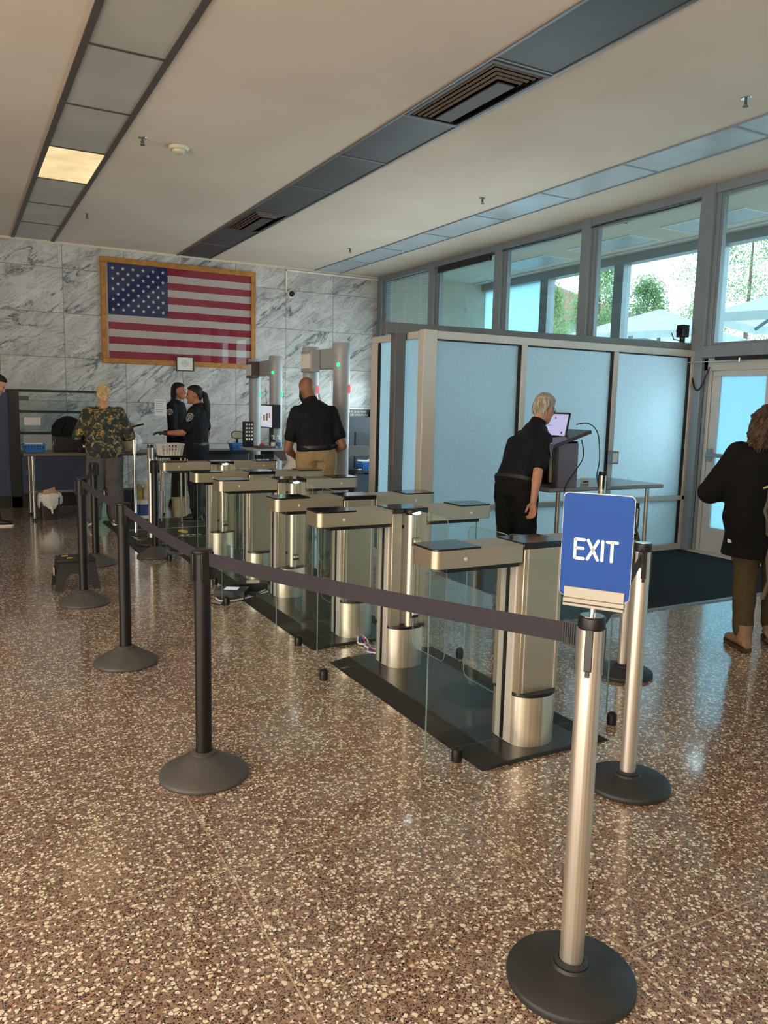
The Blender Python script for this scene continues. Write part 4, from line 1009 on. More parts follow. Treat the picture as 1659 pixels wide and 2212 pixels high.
o = MB().box(5.47, 5.50, YW - 0.03, YW, 3.62, CZ - 0.03).box(5.47, 7.4, YW - 0.03, YW - 0.012, CZ - 0.075, CZ - 0.045).build('wall_conduit', M['white'], None, 0.003)
tag(o, 'thin white conduit running along and down the marble wall', 'conduit')
def text_obj(name, s, size, mat, parent, loc, rot, ext=0.0015, align='LEFT'):
    cu = bpy.data.curves.new(name, 'FONT'); cu.body = s; cu.size = size; cu.extrude = ext; cu.align_x = align; cu.align_y = 'CENTER'
    o = bpy.data.objects.new(name, cu); COL.objects.link(o)
    dg = bpy.context.evaluated_depsgraph_get()
    me = bpy.data.meshes.new_from_object(o.evaluated_get(dg)); bpy.data.objects.remove(o)
    me.materials.clear(); me.materials.append(mat)
    o = bpy.data.objects.new(name, me); COL.objects.link(o); o.parent = parent; o.location = loc; o.rotation_euler = rot
    return o
t = thing('warning_sign', 'black sign with white capitals behind the right metal detector', 'sign', (7.02, YW, 1.42))
MB().box(-0.30, 0.28, -0.012, 0, -0.075, 0.075).build('board', M['blk'], t, 0.003)
text_obj('lettering', 'THIS BUILDING', 0.062, M['sign_white'], t, (-0.02, -0.014, 0.03), (PI / 2, 0, 0), align='CENTER')
text_obj('lettering', 'S OR WEAPONS', 0.062, M['sign_white'], t, (0.0, -0.014, -0.035), (PI / 2, 0, 0), align='CENTER')
def sheet(x, z, w, h, lab, mat='paper', y=YW, n=6):
    t = thing('notice_sign', lab, 'notice', (x, y, z))
    MB().box(-w / 2, w / 2, -0.004, 0, -h / 2, h / 2).build('sheet', M[mat], t)
    if n:
        k = MB()
        for i in range(n): k.box(-w * 0.38, w * (0.38 - 0.1 * (i % 3)), -0.0055, -0.004, h * (0.36 - 0.75 * i / n), h * (0.36 - 0.75 * i / n) + 0.006)
        k.build('printed_lines', M['ink'], t)
sheet(3.15, 1.46, 0.20, 0.29, 'white paper notice on marble wall left of the officer with braids')
sheet(7.36, 1.36, 0.17, 0.26, 'pale paper notice on corner post above the dark scanner', 'offwhite', 13.75)

# ---------------------------------------------------------------- speed gates
def gate_mesh_set(t):
    """one pedestal with two arms; the hinged wing hangs on local -Y"""
    b = MB().box(-0.125, 0.125, -0.06, 0.06, 0.0225, 0.965); b.build('core_column', M['alu'], t, 0.006)
    g = MB()
    for s in (-1, 1):
        g.box(s * 0.126 - 0.002, s * 0.126 + 0.002, -0.012, 0.012, 0.03, 0.90)
    g.build('column_groove', M['blk'], t)
    # back cover with its foot, front covers either side of the hinge tube
    MB().box(-0.115, 0.115, 0.06, 0.10, 0.27, 0.965).build('cover_panel', M['steel'], t, 0.004)
    for s in (-1, 1): MB().box(s * 0.092 - 0.0025, s * 0.092 + 0.0025, 0.10, 0.1035, 0.28, 0.963).build('edge_trim', M['alu'], t)
    for s in (-1, 1):
        MB().box(s * 0.085 - 0.034, s * 0.085 + 0.034, -0.095, -0.06, 0.27, 0.965).build('cover_panel', M['steel'], t, 0.004)
        w = MB()
        for z in (0.375, 0.87): w.box(s * 0.036 - 0.014, s * 0.036 + 0.014, -0.066, -0.06, z, z + 0.018)
        w.build('sensor_slot', M['blk'], t)
    for s in (-1, 1):
        n = 20
        poly = [(0.12 * math.cos(PI * i / n), s * (0.06 + 0.085 * math.sin(PI * i / n))) for i in range(n + 1)]
        if s < 0: poly.reverse()
        MB().prism(poly, 0.0225, 0.262, smooth=True).build('foot', M['steel_foot'], t, wn=True)
        poly2 = [(x * 1.01, y * 1.005) for x, y in poly]
        MB().prism(poly2, 0.262, 0.278, smooth=True).build('foot_cap', M['blk'], t)
    for s in (-1, 1):
        x0, x1 = (-0.60, -0.125) if s < 0 else (0.125, 0.60)
        r = 0.035; n = 5
        c = [(x0 if s < 0 else x1)]
        xe = c[0]; xi = x1 if s < 0 else x0
        poly = [(xi, -0.10), (xi, 0.10)]
        for k in range(n + 1):
            a = PI / 2 * k / n; poly.append((xe - s * r + s * r * math.sin(a), 0.10 - r + r * math.cos(a)))
        for k in range(n + 1):
            a = PI / 2 * k / n; poly.append((xe - s * r + s * r * math.cos(a), -0.10 + r - r * math.sin(a)))
        if s > 0: poly = poly[::-1]
        ao = MB().prism(poly, 0.905, 0.988, smooth=True).build('arm', M['steel_h'], t, 0.003, wn=True)
        pp = [(x, y) for x, y in poly]
        xm = xe - s * 0.24
        pad = [((x if abs(x) > abs(xm) else xm), y * 1.003) for x, y in pp]
        MB().prism(pad, 0.986, 0.995, smooth=True).build('reader_pad', M['blk_gloss'], ao, 0.002, wn=True)
        MB().box(min(xi, xe - s * 0.08), max(xi, xe - s * 0.08), -0.075, 0.075, 0.882, 0.905).build('under_tray', M['blk'], ao, 0.003)
        k = MB()
        for q in (-1, 1): k.cyl((xe - s * 0.16, q * 0.10, 0.945), (xe - s * 0.16, q * 0.1025, 0.945), 0.008, n=12)
        k.build('indicator_icon', M['sign_white'], ao)
        go = MB().box(min(xe - s * 0.045, xi), max(xe - s * 0.045, xi), -0.004, 0.004, 0.03, 0.885).build('fixed_glass', M['gate_glass'], t)
        MB().box(xe - s * 0.047 - 0.0015, xe - s * 0.047 + 0.0015, -0.004, 0.004, 0.03, 0.885).build('glass_edge', M['glass_edge'], go)
    MB().box(-0.125, 0.125, -0.105, 0.105, 0.965, 0.993).build('top_cap', M['blk_gloss'], t, 0.006)
    # hinged wing
    w = MB().cyl((0, -0.115, 0.27), (0, -0.115, 0.965), 0.026, n=20).build('hinge_tube', M['steel_foot'], t)
    MB().lathe([(0.001, 0.958), (0.036, 0.958), (0.040, 0.968), (0.040, 0.985), (0.03, 0.992), (0.001, 0.992)], 20, (0, -0.115, 0)).build('tube_cap', M['blk'], w)
    MB().ell((0.012, -0.15, 0.968), (0.030, 0.010, 0.008), 12, 6).build('light', M['led_w'], w)
    for z in (0.36, 0.80):
        c = MB().cyl((-0.012, -0.152, z), (0.032, -0.152, z), 0.026, n=18); c.box(-0.008, 0.028, -0.15, -0.115, z - 0.018, z + 0.018)
        c.build('clamp', M['chrome'], w, 0.002)
    poly = rrect(-0.50, -0.145, 0.16, 0.985, 0.045, 6)
    m4 = Matrix(((0, 0, 1, 0), (1, 0, 0, 0), (0, 1, 0, 0), (0, 0, 0, 1)))
    go = MB().prism(poly, 0.006, 0.014, m4).build('wing_glass', M['gate_glass'], t)
    e = MB(); n = len(poly)
    e.tube([(0.010, y, z) for y, z in poly + poly[:1]], 0.0022, 6, False); e.build('glass_edge', M['glass_edge'], go)
    return t
def bullets(t, sgn):
    for x in (-0.535, 0.42):
        MB().lathe([(0.001, 0), (0.024, 0), (0.026, 0.03), (0.024, 0.055), (0.012, 0.066), (0.001, 0.067)], 16, (x, sgn * -0.06, 0)).build('glass_stop', M['blk'], t)
GX = 2.355
GY = [2.85, 4.07, 4.74, 5.95, 6.66, 7.84]
GL = ['nearest brushed steel turnstile, partly behind the blue sign', 'second nearest steel turnstile, its lit hinge post facing the viewer', 'third steel turnstile from the blue sign, at the near end of the middle platform', 'fourth steel turnstile from blue sign, black boxes with wires at its foot', 'fifth steel turnstile from the blue sign, thin arm behind the lit one', 'farthest steel turnstile, beside the black stanchion and yellow edged mat']
protoB = thing('turnstile', GL[1], 'turnstile', (GX, GY[1], 0), 0, 'steel glass turnstiles in a row'); gate_mesh_set(protoB)
protoA = dup(protoB, (GX, GY[0], 0), PI, GL[0])
bullets(protoB, 1); bullets(protoA, -1)
dup(protoA, (GX, GY[2], 0), PI, GL[2]); dup(protoB, (GX, GY[3], 0), 0, GL[3])
dup(protoA, (GX, GY[4], 0), PI, GL[4]); dup(protoB, (GX, GY[5], 0), 0, GL[5])
# every copy keeps its own children; platforms under each pair
for i, lab in enumerate(['black rubber platform under the two nearest turnstiles', 'black rubber platform under the two middle turnstiles', 'black rubber platform under the two farthest turnstiles']):
    ya, yb = GY[2 * i] - 0.20, GY[2 * i + 1] + 0.20
    t = thing('turnstile_platform', lab, 'platform', (GX, (ya + yb) / 2, 0), 0, 'rubber turnstile platforms')
    hy = (yb - ya) / 2
    MB().box(-0.245, 0.245, -hy, hy, 0.0, 0.022).build('plate', M['plate'], t, 0.003)
    for s in (-1, 1):
        r = MB(); n = 9
        for k in range(n):
            a0 = 0.247 + 0.135 * k / n; a1 = 0.247 + 0.135 * (k + 0.8) / n
            z0 = 0.022 * (1 - k / n) + 0.001; z1 = 0.022 * (1 - (k + 0.8) / n) + 0.0005
            xs = sorted((s * a0, s * a1)); zz = (z0, z1) if s > 0 else (z1, z0)
            vs = [(xs[0], -hy, 0), (xs[1], -hy, 0), (xs[1], hy, 0), (xs[0], hy, 0), (xs[0], -hy, zz[0]), (xs[1], -hy, zz[1]), (xs[1], hy, zz[1]), (xs[0], hy, zz[0])]
            r.add(vs, [(3, 2, 1, 0), (4, 5, 6, 7), (0, 1, 5, 4), (1, 2, 6, 5), (2, 3, 7, 6), (3, 0, 4, 7)])
        r.build('ribbed_ramp', M['blk_matte'], t)

# ---------------------------------------------------------------- stanchions
BLK_PROF = [(0.001, 0.0), (0.186, 0.0), (0.190, 0.006), (0.190, 0.014), (0.182, 0.024), (0.15, 0.042), (0.10, 0.072), (0.066, 0.094), (0.050, 0.102), (0.001, 0.102)]
SIL_PROF = [(0.001, 0.0), (0.178, 0.0), (0.180, 0.004), (0.180, 0.020), (0.176, 0.025), (0.10, 0.038), (0.055, 0.050), (0.050, 0.058), (0.001, 0.058)]
def black_post(loc, lab, rz=0.0, r=0.034):
    t = thing('black_stanchion', lab, 'stanchion', loc, rz, 'black belt stanchions')
    MB().lathe(BLK_PROF, 48).build('base', M['base_grey'], t)
    MB().lathe([(0.052, 0.092), (0.052, 0.106), (0.036, 0.112), (0.036, 0.092)], 32).build('collar', M['base_grey'], t)
    MB().cyl((0, 0, 0.08), (0, 0, 0.975), r, n=28).build('pole', M['blk_post'], t)
    h = MB().lathe([(0.001, 0.972), (0.040, 0.972), (0.043, 0.978), (0.043, 0.985), (0.036, 0.99), (0.001, 0.99)], 28)
    for k in range(4):
        a = k * PI / 2; m4 = Matrix.Rotation(a, 4, 'Z'); h.box(0.028, 0.046, -0.015, 0.015, 0.86, 0.978, m4)
    h.build('belt_head', M['blk'], t, 0.002)
    return t
def silver_post(loc, lab, rz=0.0, h=1.06, base=True):
    t = thing('silver_stanchion', lab, 'stanchion', loc, rz, 'brushed steel belt stanchions')
    MB().lathe(SIL_PROF, 56).build('base', M['base_blk'], t)
    MB().lathe([(0.040, 0.05), (0.048, 0.062), (0.036, 0.07), (0.033, 0.05)], 28).build('collar', M['base_blk'], t)
    MB().cyl((0, 0, 0.055), (0, 0, h - 0.035), 0.0335, n=36).build('pole', M['post_steel'], t)
    hd = MB().lathe([(0.001, h - 0.035), (0.0345, h - 0.035), (0.036, h - 0.03), (0.036, h - 0.002), (0.033, h), (0.001, h)], 36)
    for k in range(4):
        m4 = Matrix.Rotation(k * PI / 2 + PI / 4, 4, 'Z'); hd.box(0.024, 0.0385, -0.010, 0.010, h - 0.145, h - 0.03, m4); hd.box(0.024, 0.0385, -0.006, 0.006, h - 0.16, h - 0.14, m4)
    hd.build('belt_head', M['blk'], t, 0.0015)
    MB().lathe([(0.001, h - 0.0005), (0.031, h - 0.0005), (0.031, h + 0.001), (0.001, h + 0.001)], 28).build('top_disc', M['chrome'], t)
    return t
PA, PB, PC, PD, PE = (0.872, 3.155, 0), (0.848, 4.79, 0), (0.822, 6.37, 0), (1.137, 7.88, 0), (1.745, 8.05, 0)
black_post(PA, 'nearest black stanchion, left of the turnstiles')
black_post(PB, 'second black stanchion from the front, between two belts')
black_post(PC, 'black stanchion in front of the folding step stool')
black_post(PD, 'black stanchion right behind the folding step stool')
black_post(PE, 'black stanchion standing by the yellow edged floor mat')
S1, S2, S3, S4 = (1.456, 1.498, 0), (2.47, 2.275, 0), (3.52, 3.34, 0), (5.0, 5.12, 0)
silver_post(S1, 'nearest steel stanchion carrying the blue EXIT sign', -0.1)
silver_post(S2, 'steel stanchion just behind the blue EXIT sign, flat dark base', 0.2)
silver_post(S3, 'third steel stanchion, its base between the two nearer posts', 0.3)
silver_post(S4, 'steel stanchion with black head in front of the lectern table', 0.3)
silver_post((1.85, 8.72, 0.013), 'pale steel stanchion immediately left of the black one by the mat', 0.4, 1.10)
t = thing('chrome_stand', 'slim chrome stand next to the blonde person in camouflage top', 'stand', (1.80, 9.35, 0.013))
MB().lathe([(0.001, 0), (0.14, 0), (0.14, 0.012), (0.03, 0.03), (0.001, 0.03)], 28).build('base', M['base_blk'], t)
MB().cyl((0, 0, 0.02), (0, 0, 0.98), 0.017, n=16).build('pole', M['chrome'], t)
MB().cyl((0, 0, 0.96), (0, 0, 1.12), 0.022, n=16).build('head', M['post_steel'], t)
def belt(a, b, z0, z1, h, lab, mat='belt', clip=True, group='retractable belts'):
    a, b = V(a), V(b); d = (b - a).normalized(); a = a + d * 0.04; b = b - d * 0.045
    n = V((-d.y, d.x, 0)) * 0.0012; r = []
    K = 10
    t = thing('retractable_belt', lab, 'belt', (a.x, a.y, 0), 0, group)
    m = MB(); rings = []
    for k in range(K + 1):
        u = k / K; p = a.lerp(b, u) - a; z = z0 + (z1 - z0) * u - 0.012 * math.sin(PI * u)
        hh = h / 2
        rings.append([(p.x - n.x, p.y - n.y, z - hh), (p.x + n.x, p.y + n.y, z - hh), (p.x + n.x, p.y + n.y, z + hh), (p.x - n.x, p.y - n.y, z + hh)])
    m.loft(rings, False).build('webbing', M[mat], t)
    if clip:
        e = b - a; ang = math.atan2(d.y, d.x); m4 = Matrix.Translation((e.x, e.y, z1)) @ Matrix.Rotation(ang, 4, 'Z')
        c = MB().box(-0.035, 0.012, -0.008, 0.008, -h / 2 - 0.006, h / 2 + 0.006, m4)
        for k in range(7): c.box(-0.033 + k * 0.0065, -0.0305 + k * 0.0065, -0.0105, 0.0105, -h / 2, h / 2, m4)
        c.build('clip', M['blk'], t)
belt(PA, S1, 0.952, 1.0, 0.056, 'long grey belt from nearest black stanchion to the EXIT sign post')
belt(PB, PA, 0.952, 0.952, 0.054, 'grey belt between the two nearest black stanchions')
belt(PC, PB, 0.952, 0.952, 0.054, 'grey belt from the step stool stanchion to the second black stanchion')
belt(PD, PC, 0.935, 0.935, 0.054, 'short dark belt between the two far stanchions at the step stool', 'belt_dark')
belt(S1, S2, 1.0, 1.0, 0.052, 'grey belt between the EXIT sign post and the steel stanchion behind')
belt(S2, S3, 1.0, 1.0, 0.052, 'grey belt linking the steel stanchions behind the EXIT sign', 'belt_dark')

# EXIT sign on the nearest steel post
def exit_sign():
    ang = math.radians(-57)
    ux = V((math.cos(ang), math.sin(ang), 0)); nrm = V((ux.y, -ux.x, 0))
    if nrm.dot(V((-1, -1, 0))) < 0: nrm = -nrm
    t = thing('exit_sign', 'blue EXIT sign with white letters on the nearest steel post', 'sign', (S1[0], S1[1], 1.061))
    up = V((0, 0, 1)); m = Matrix((ux, up, nrm)).transposed().to_4x4()
    if m.determinant() < 0: m = Matrix((ux, up, -nrm)).transposed().to_4x4()
    W, H, zb = 0.0925, 0.278, 0.045
    MB().prism(rrect(-W, W, zb, zb + H, 0.014, 6), -0.0012, 0.0012, m).build('back_panel', M['sign_white'], t)
    MB().prism(rrect(-W + 0.0012, W - 0.0012, zb + 0.0012, zb + H - 0.002, 0.013, 6), 0.0013, 0.0026, m).build('face_panel', M['sign_blue'], t)
    s = MB(); r = 0.0040; z = 0.0026; L = 0.050; cy = zb + H * 0.465
    def stroke(p, q):
        p = V((p[0], p[1], 0)); q = V((q[0], q[1], 0)); d = (q - p).normalized(); nn = V((-d.y, d.x, 0)); pts = []
        a0 = math.atan2(nn.y, nn.x)
        for k in range(9): a = a0 + PI * k / 8; pts.append((p.x + r * math.cos(a), p.y + r * math.sin(a)))
        for k in range(9): a = a0 + PI + PI * k / 8; pts.append((q.x + r * math.cos(a), q.y + r * math.sin(a)))
        s.prism(pts, z, z + 0.0006, m)
    y0, y1 = cy - L / 2, cy + L / 2
    x = -0.055; q = 0.80
    stroke((x, y0), (x, y1)); stroke((x, y0), (x + 0.029 * q, y0)); stroke((x, y1), (x + 0.029 * q, y1)); stroke((x, cy + 0.002), (x + 0.026 * q, cy + 0.002))
    x = -0.0215; stroke((x, y0), (x + 0.033 * q, y1)); stroke((x, y1), (x + 0.033 * q, y0))
    x = 0.0165; stroke((x, y0), (x, y1))
    x = 0.028; stroke((x, y1), (x + 0.032 * q, y1)); stroke((x + 0.016 * q, y0), (x + 0.016 * q, y1))
    s.build('lettering', M['sign_white'], t)
    b = MB().box(-0.078, 0.080, zb - 0.004, zb + 0.026, -0.004, 0.006, m); b.box(-0.079, 0.081, zb - 0.016, zb - 0.004, -0.007, 0.009, m); b.box(-0.079, 0.081, zb - 0.026, zb - 0.018, -0.006, 0.010, m)
    b.build('bracket', M['bracket'], t, 0.0015)
    MB().cyl((0, 0, 0), (0, 0, zb - 0.02), 0.0075, n=16).build('stem', M['chrome'], t)
exit_sign()

# carpet, floor mats
t = struct('floor_carpet', MB().box(4.0, 7.36, 4.38, 6.24, 0.0, 0.008), 'carpet', 0, 'dark entrance carpet in front of the doors')
o = MB().box(3.97, 7.38, 4.34, 4.38, 0, 0.010).build('carpet_edge', M['alu_cool'], t)
o = MB().box(1.62, 2.95, 8.26, 10.60, 0, 0.012).build('rubber_mat', M['blk_matte'], None, 0.003); tag(o, 'large black rubber mat behind the farthest turnstile', 'mat')
t = thing('safety_mat', 'black floor mat with thin yellow edge and yellow footprints', 'mat', (2.25, 9.35, 0.012), 0.02)
MB().box(-0.52, 0.52, -0.36, 0.36, 0, 0.006).build('mat_body', M['blk'], t)
e = MB()
for a in ((-0.52, 0.52, -0.36, -0.345), (-0.52, 0.52, 0.345, 0.36), (-0.52, -0.505, -0.345, 0.345), (0.505, 0.52, -0.345, 0.345)): e.box(*a, 0.006, 0.0075)
e.build('yellow_edge', M['yellow'], t)
for x, y in ((-0.2, 0.06), (0.12, 0.04)):
    MB().prism([(x + 0.055 * math.cos(a * PI / 10) * (1.15 if math.sin(a * PI / 10) > 0 else 0.85), y + 0.13 * math.sin(a * PI / 10)) for a in range(20)], 0.006, 0.0078).build('footprint', M['yellow'], t)
k = MB()
for i in range(9):
    if i != 4: k.box(-0.34 + i * 0.07, -0.30 + i * 0.07, -0.26, -0.20, 0.006, 0.0075)
k.build('floor_lettering', M['sign_white'], t)
# ---------------------------------------------------------------- tables and what stands on them
def work_table(name, lab, x0, x1, y0, y1, z, top, inset=0.12, shelf=False, yin=0.06):
    t = thing(name, lab, 'table', ((x0 + x1) / 2, (y0 + y1) / 2, 0))
    hx, hy = (x1 - x0) / 2, (y1 - y0) / 2
    MB().box(-hx, hx, -hy, hy, z - 0.038, z).build('table_top', M[top], t, 0.012, seg=3)
    for sx in (-1, 1):
        for sy in (-1, 1):
            x, y = sx * (hx - inset), sy * (hy - yin)
            b = MB().cyl((x, y, 0.03), (x, y, 0.30), 0.017, n=14); b.cyl((x, y, 0.28), (x, y, z - 0.036), 0.021, n=14)
            l = b.build('leg', M['leg_steel'], t); MB().cyl((x, y, 0), (x, y, 0.032), 0.026, n=14).build('foot', M['blk'], l)
    if shelf: MB().box(-hx + 0.1, hx - 0.1, hy - 0.09, hy - 0.05, 0.30, 0.33).build('rear_rail', M['leg_steel'], t)
    return t
work_table('entrance_table', 'grey work table with the lectern, in front of frosted glass', 4.63, 6.08, 5.39, 6.12, 0.89, 'table_top', 0.16)
work_table('screening_table', 'long brown topped steel table by the blue divider', 0.73, 2.60, 10.92, 11.62, 0.88, 'brown_top', 0.11, True)

# lectern on the entrance table
t = thing('tabletop_lectern', 'dark wooden tabletop lectern on the grey entrance table', 'lectern', (4.85, 5.62, 0.89), 0)
hx, hy = 0.125, 0.19
b = MB().box(-hx, hx, -hy - 0.012, -hy, 0.0, 0.40); b.build('side_panel', M['grey_side'], t, 0.003)
MB().box(-hx, hx, hy, hy + 0.012, 0.0, 0.40).build('side_panel', M['wood_dark'], t, 0.003)
MB().box(hx - 0.012, hx, -hy, hy, 0, 0.42).build('front_panel', M['wood_dark'], t)
for s in (-1, 1): MB().box(-hx - 0.01, -hx + 0.02, s * (hy - 0.008) - 0.022, s * (hy - 0.008) + 0.022, 0, 0.37).build('front_stile', M['wood_dark'], t, 0.003)
MB().box(-hx, hx - 0.012, -hy, hy, 0.0, 0.02).build('shelf', M['wood_dark'], t)
MB().box(-0.02, 0.0, -0.02, 0.02, 0.03, 0.36).build('document_holder', M['offwhite'], t)
sl = Matrix.Translation((-0.03, 0, 0.43)) @ Matrix.Rotation(math.radians(-17), 4, 'Y')
b = MB().box(-0.25, 0.27, -0.25, 0.25, -0.016, 0.016, sl); b.build('slanted_top', M['wood_dark'], t, 0.004)
b = MB().box(-0.25, -0.235, -0.25, 0.25, 0.016, 0.034, sl); b.build('book_stop', M['wood_dark'], t, 0.003)
# tablet on the lectern facing -X
t = thing('tablet', 'lit tablet in black case propped on the dark lectern', 'tablet', (4.84, 5.64, 1.342), math.radians(20))
tm = Matrix.Rotation(math.radians(17), 4, 'Y')
MB().box(-0.008, 0.012, -0.15, 0.15, 0.0, 0.235, tm).build('case', M['blk'], t, 0.01)
MB().box(-0.0095, -0.0078, -0.135, 0.135, 0.014, 0.215, tm).build('screen', M['screen'], t)
k = MB()
for z, y0, y1 in ((0.175, 0.04, 0.105), (0.130, 0.07, 0.11), (0.105, 0.02, 0.11), (0.03, -0.105, -0.09), (0.17, -0.015, -0.005)): k.box(-0.0102, -0.0094, y0, y1, z, z + (0.02 if y1 - y0 < 0.02 else 0.004), tm)
k.build('screen_text', M['cable_b'], t)
MB().add([(0.02, -0.08, 0.19), (0.02, 0.08, 0.19), (0.16, 0.08, 0.03), (0.16, -0.08, 0.03), (0.03, -0.08, 0.02), (0.03, 0.08, 0.02)], [(0, 1, 2, 3), (0, 4, 5, 1), (0, 3, 4), (1, 5, 2), (3, 2, 5, 4)], False, tm).build('stand', M['blk'], t)
MB().cyl((0.0, -0.02, 0.226), (0.0, 0.03, 0.226), 0.012, n=10).build('grip', M['blk'], t)
def cable(name, pts, r, mat, lab, n=40):
    P = [V(p) for p in pts]; out = []
    for i in range(len(P) - 1):
        p0, p1, p2, p3 = P[max(i - 1, 0)], P[i], P[i + 1], P[min(i + 2, len(P) - 1)]
        for k in range(8):
            u = k / 8; out.append(0.5 * ((2 * p1) + (p2 - p0) * u + (2 * p0 - 5 * p1 + 4 * p2 - p3) * u * u + (3 * p1 - p0 - 3 * p2 + p3) * u ** 3))
    out.append(P[-1])
    o = MB().tube(out, r, 7).build(name, M[mat]); tag(o, lab, 'cable'); return o
cable('tablet_cable', [(5.02, 5.52, 1.46), (5.12, 5.46, 1.47), (5.20, 5.42, 1.38), (5.23, 5.41, 1.15), (5.21, 5.41, 1.0), (5.24, 5.42, 0.905)], 0.005, 'cable_k', 'black charging cable hanging from the tablet to the table')
cable('power_cable', [(5.08, 5.50, 1.32), (5.02, 5.40, 1.17), (4.90, 5.385, 1.02), (4.80, 5.375, 0.90), (4.79, 5.36, 0.75), (4.85, 5.36, 0.60), (4.87, 5.37, 0.45)], 0.005, 'cable_k', 'black cable draped over the side of the grey lectern panel')
t = thing('name_plate', 'small white card standing behind the lectern on the table', 'card', (5.30, 5.66, 0.89), 0.1)
MB().box(-0.06, 0.06, -0.003, 0.003, 0, 0.055).build('card', M['paper'], t); MB().box(-0.03, 0.045, -0.0045, -0.003, 0.01, 0.025).build('printed_lines', M['ink'], t)

def basket(name, lab, x, y, z, w, d, h, mat, rz=0, group=None):
    t = thing(name, lab, 'basket', (x, y, z), rz, group)
    b = MB(); T = 0.005; fl = 0.85
    bw, bd, tw, td = w / 2 * fl, d / 2 * fl, w / 2, d / 2
    b.box(-bw, bw, -bd, bd, 0, T)
    nx, nz = 7, 3
    cs0 = [(-bw, -bd), (bw, -bd), (bw, bd), (-bw, bd)]; cs1 = [(-tw, -td), (tw, -td), (tw, td), (-tw, td)]
    for i in range(4):
        a0, d0, a1, d1 = V((*cs0[i], 0)), V((*cs0[(i + 1) % 4], 0)), V((*cs1[i], h)), V((*cs1[(i + 1) % 4], h))
        def P(u, v): return (a0.lerp(d0, u)).lerp(a1.lerp(d1, u), v)
        for k in range(nz + 1): b.tube([P(0, k / nz), P(1, k / nz)], 0.007 if k == nz else 0.006, 6)
        for k in range(nx + 1): b.tube([P(k / nx, 0), P(k / nx, 1)], 0.006, 6)
    b.build('lattice_body', M[mat], t)
    MB().box(-bw * 0.97, bw * 0.97, -bd * 0.97, bd * 0.97, T, h * 0.45).build('liner', M[mat], t)
    r = MB(); 
    for a in ((-tw - .008, tw + .008, -td - .008, -td + .006), (-tw - .008, tw + .008, td - .006, td + .008), (-tw - .008, -tw + .006, -td, td), (tw - .006, tw + .008, -td, td)): r.box(*a, h - 0.012, h + 0.004)
    r.build('rim', M[mat], t)
    return t
basket('blue_basket', 'bright blue plastic basket at the left end of the screening table', 0.88, 11.22, 0.88, 0.26, 0.20, 0.10, 'blue_plastic')
o = MB().box(-0.11, 0.11, -0.05, 0.05, 0, 0.02).build('white_card', M['paper'], None, 0.002); o.location = (0.88, 11.24, 0.975); tag(o, 'white card lying on the blue basket of the screening table', 'card')
basket('white_basket', 'white perforated basket beside the officer in black gloves', 2.46, 10.42, 0.874, 0.30, 0.24, 0.15, 'white', 0.15)
t = thing('belt_tray_table', 'small dark side table under the white basket', 'table', (2.48, 10.44, 0.013))
MB().box(-0.2, 0.2, -0.15, 0.15, 0.835, 0.86).build('table_top', M['blk'], t, 0.005)
for sx in (-1, 1):
    for sy in (-1, 1): MB().cyl((sx * 0.16, sy * 0.12, 0), (sx * 0.16, sy * 0.12, 0.836), 0.015, n=10).build('leg', M['leg_steel'], t)
# black case with a black backpack, cup and bags
t = thing('equipment_case', 'low black case on the screening table under the backpack', 'case', (1.40, 11.42, 0.88))
MB().box(-0.26, 0.36, -0.16, 0.16, 0, 0.20).build('body', M['blk'], t, 0.01)
MB().box(-0.262, -0.255, -0.03, 0.03, 0.08, 0.12).build('latch', M['chrome'], t)
t = thing('black_backpack', 'black backpack lying on the case beside the blonde person', 'backpack', (1.33, 11.42, 1.08))
rg = []
for k, (w, d) in enumerate([(0.20, 0.12), (0.215, 0.13), (0.20, 0.125), (0.14, 0.10), (0.05, 0.04), (0.004, 0.004)]):
    z = [0, 0.06, 0.14, 0.22, 0.265, 0.27][k]; rg.append([(w * math.cos(a * PI / 12) * (1 if abs(math.cos(a * PI / 12)) > .5 else 1.0), d * math.sin(a * PI / 12), z) for a in range(24)])
MB().loft(rg).build('body', M['uniform2'], t)
MB().tube([(-0.12, -0.12, 0.05), (-0.10, -0.15, 0.12), (-0.06, -0.13, 0.2)], 0.014, 8).build('strap', M['uniform'], t)
t = thing('paper_cup', 'white and purple paper cup by the blonde person left hand', 'cup', (1.49, 11.02, 0.95))
MB().lathe([(0.028, 0), (0.030, 0.0), (0.042, 0.15), (0.03, 0.152), (0.001, 0.15)], 20).build('body', M['white'], t)
MB().lathe([(0.0325, 0.03), (0.0345, 0.03), (0.040, 0.11), (0.038, 0.11)], 20).build('printed_band', M['purple'], t)
o = MB().box(1.40, 1.58, 10.94, 11.10, 0.88, 0.95).build('small_tray', M['blk'], None, 0.006); tag(o, 'small black tray under the purple and white cup', 'tray')
t = thing('plastic_bag', 'bulging clear plastic bag of belongings on the screening table', 'bag', (2.12, 11.25, 0.88))
rnd = random.Random(5); rg = []
for k, (w, z) in enumerate([(0.10, 0), (0.15, 0.05), (0.15, 0.14), (0.12, 0.22), (0.05, 0.27), (0.07, 0.31)]):
    rg.append([(w * math.cos(a * PI / 9) * (0.85 + 0.3 * rnd.random()), 0.8 * w * math.sin(a * PI / 9) * (0.85 + 0.3 * rnd.random()), z) for a in range(18)])
MB().loft(rg).build('film', M['bagfilm'], t)
b = MB()
for k, (w, z) in enumerate([(0.09, 0.006), (0.125, 0.05), (0.11, 0.13), (0.05, 0.19)]): rg[k] = [(w * math.cos(a * PI / 9), 0.7 * w * math.sin(a * PI / 9), z) for a in range(18)]
o = MB().loft([[(x + 0.16, y - 0.12, z) for x, y, z in r] for r in rg[:4]]).build('brown_pouch', M['brown_bag'], None)
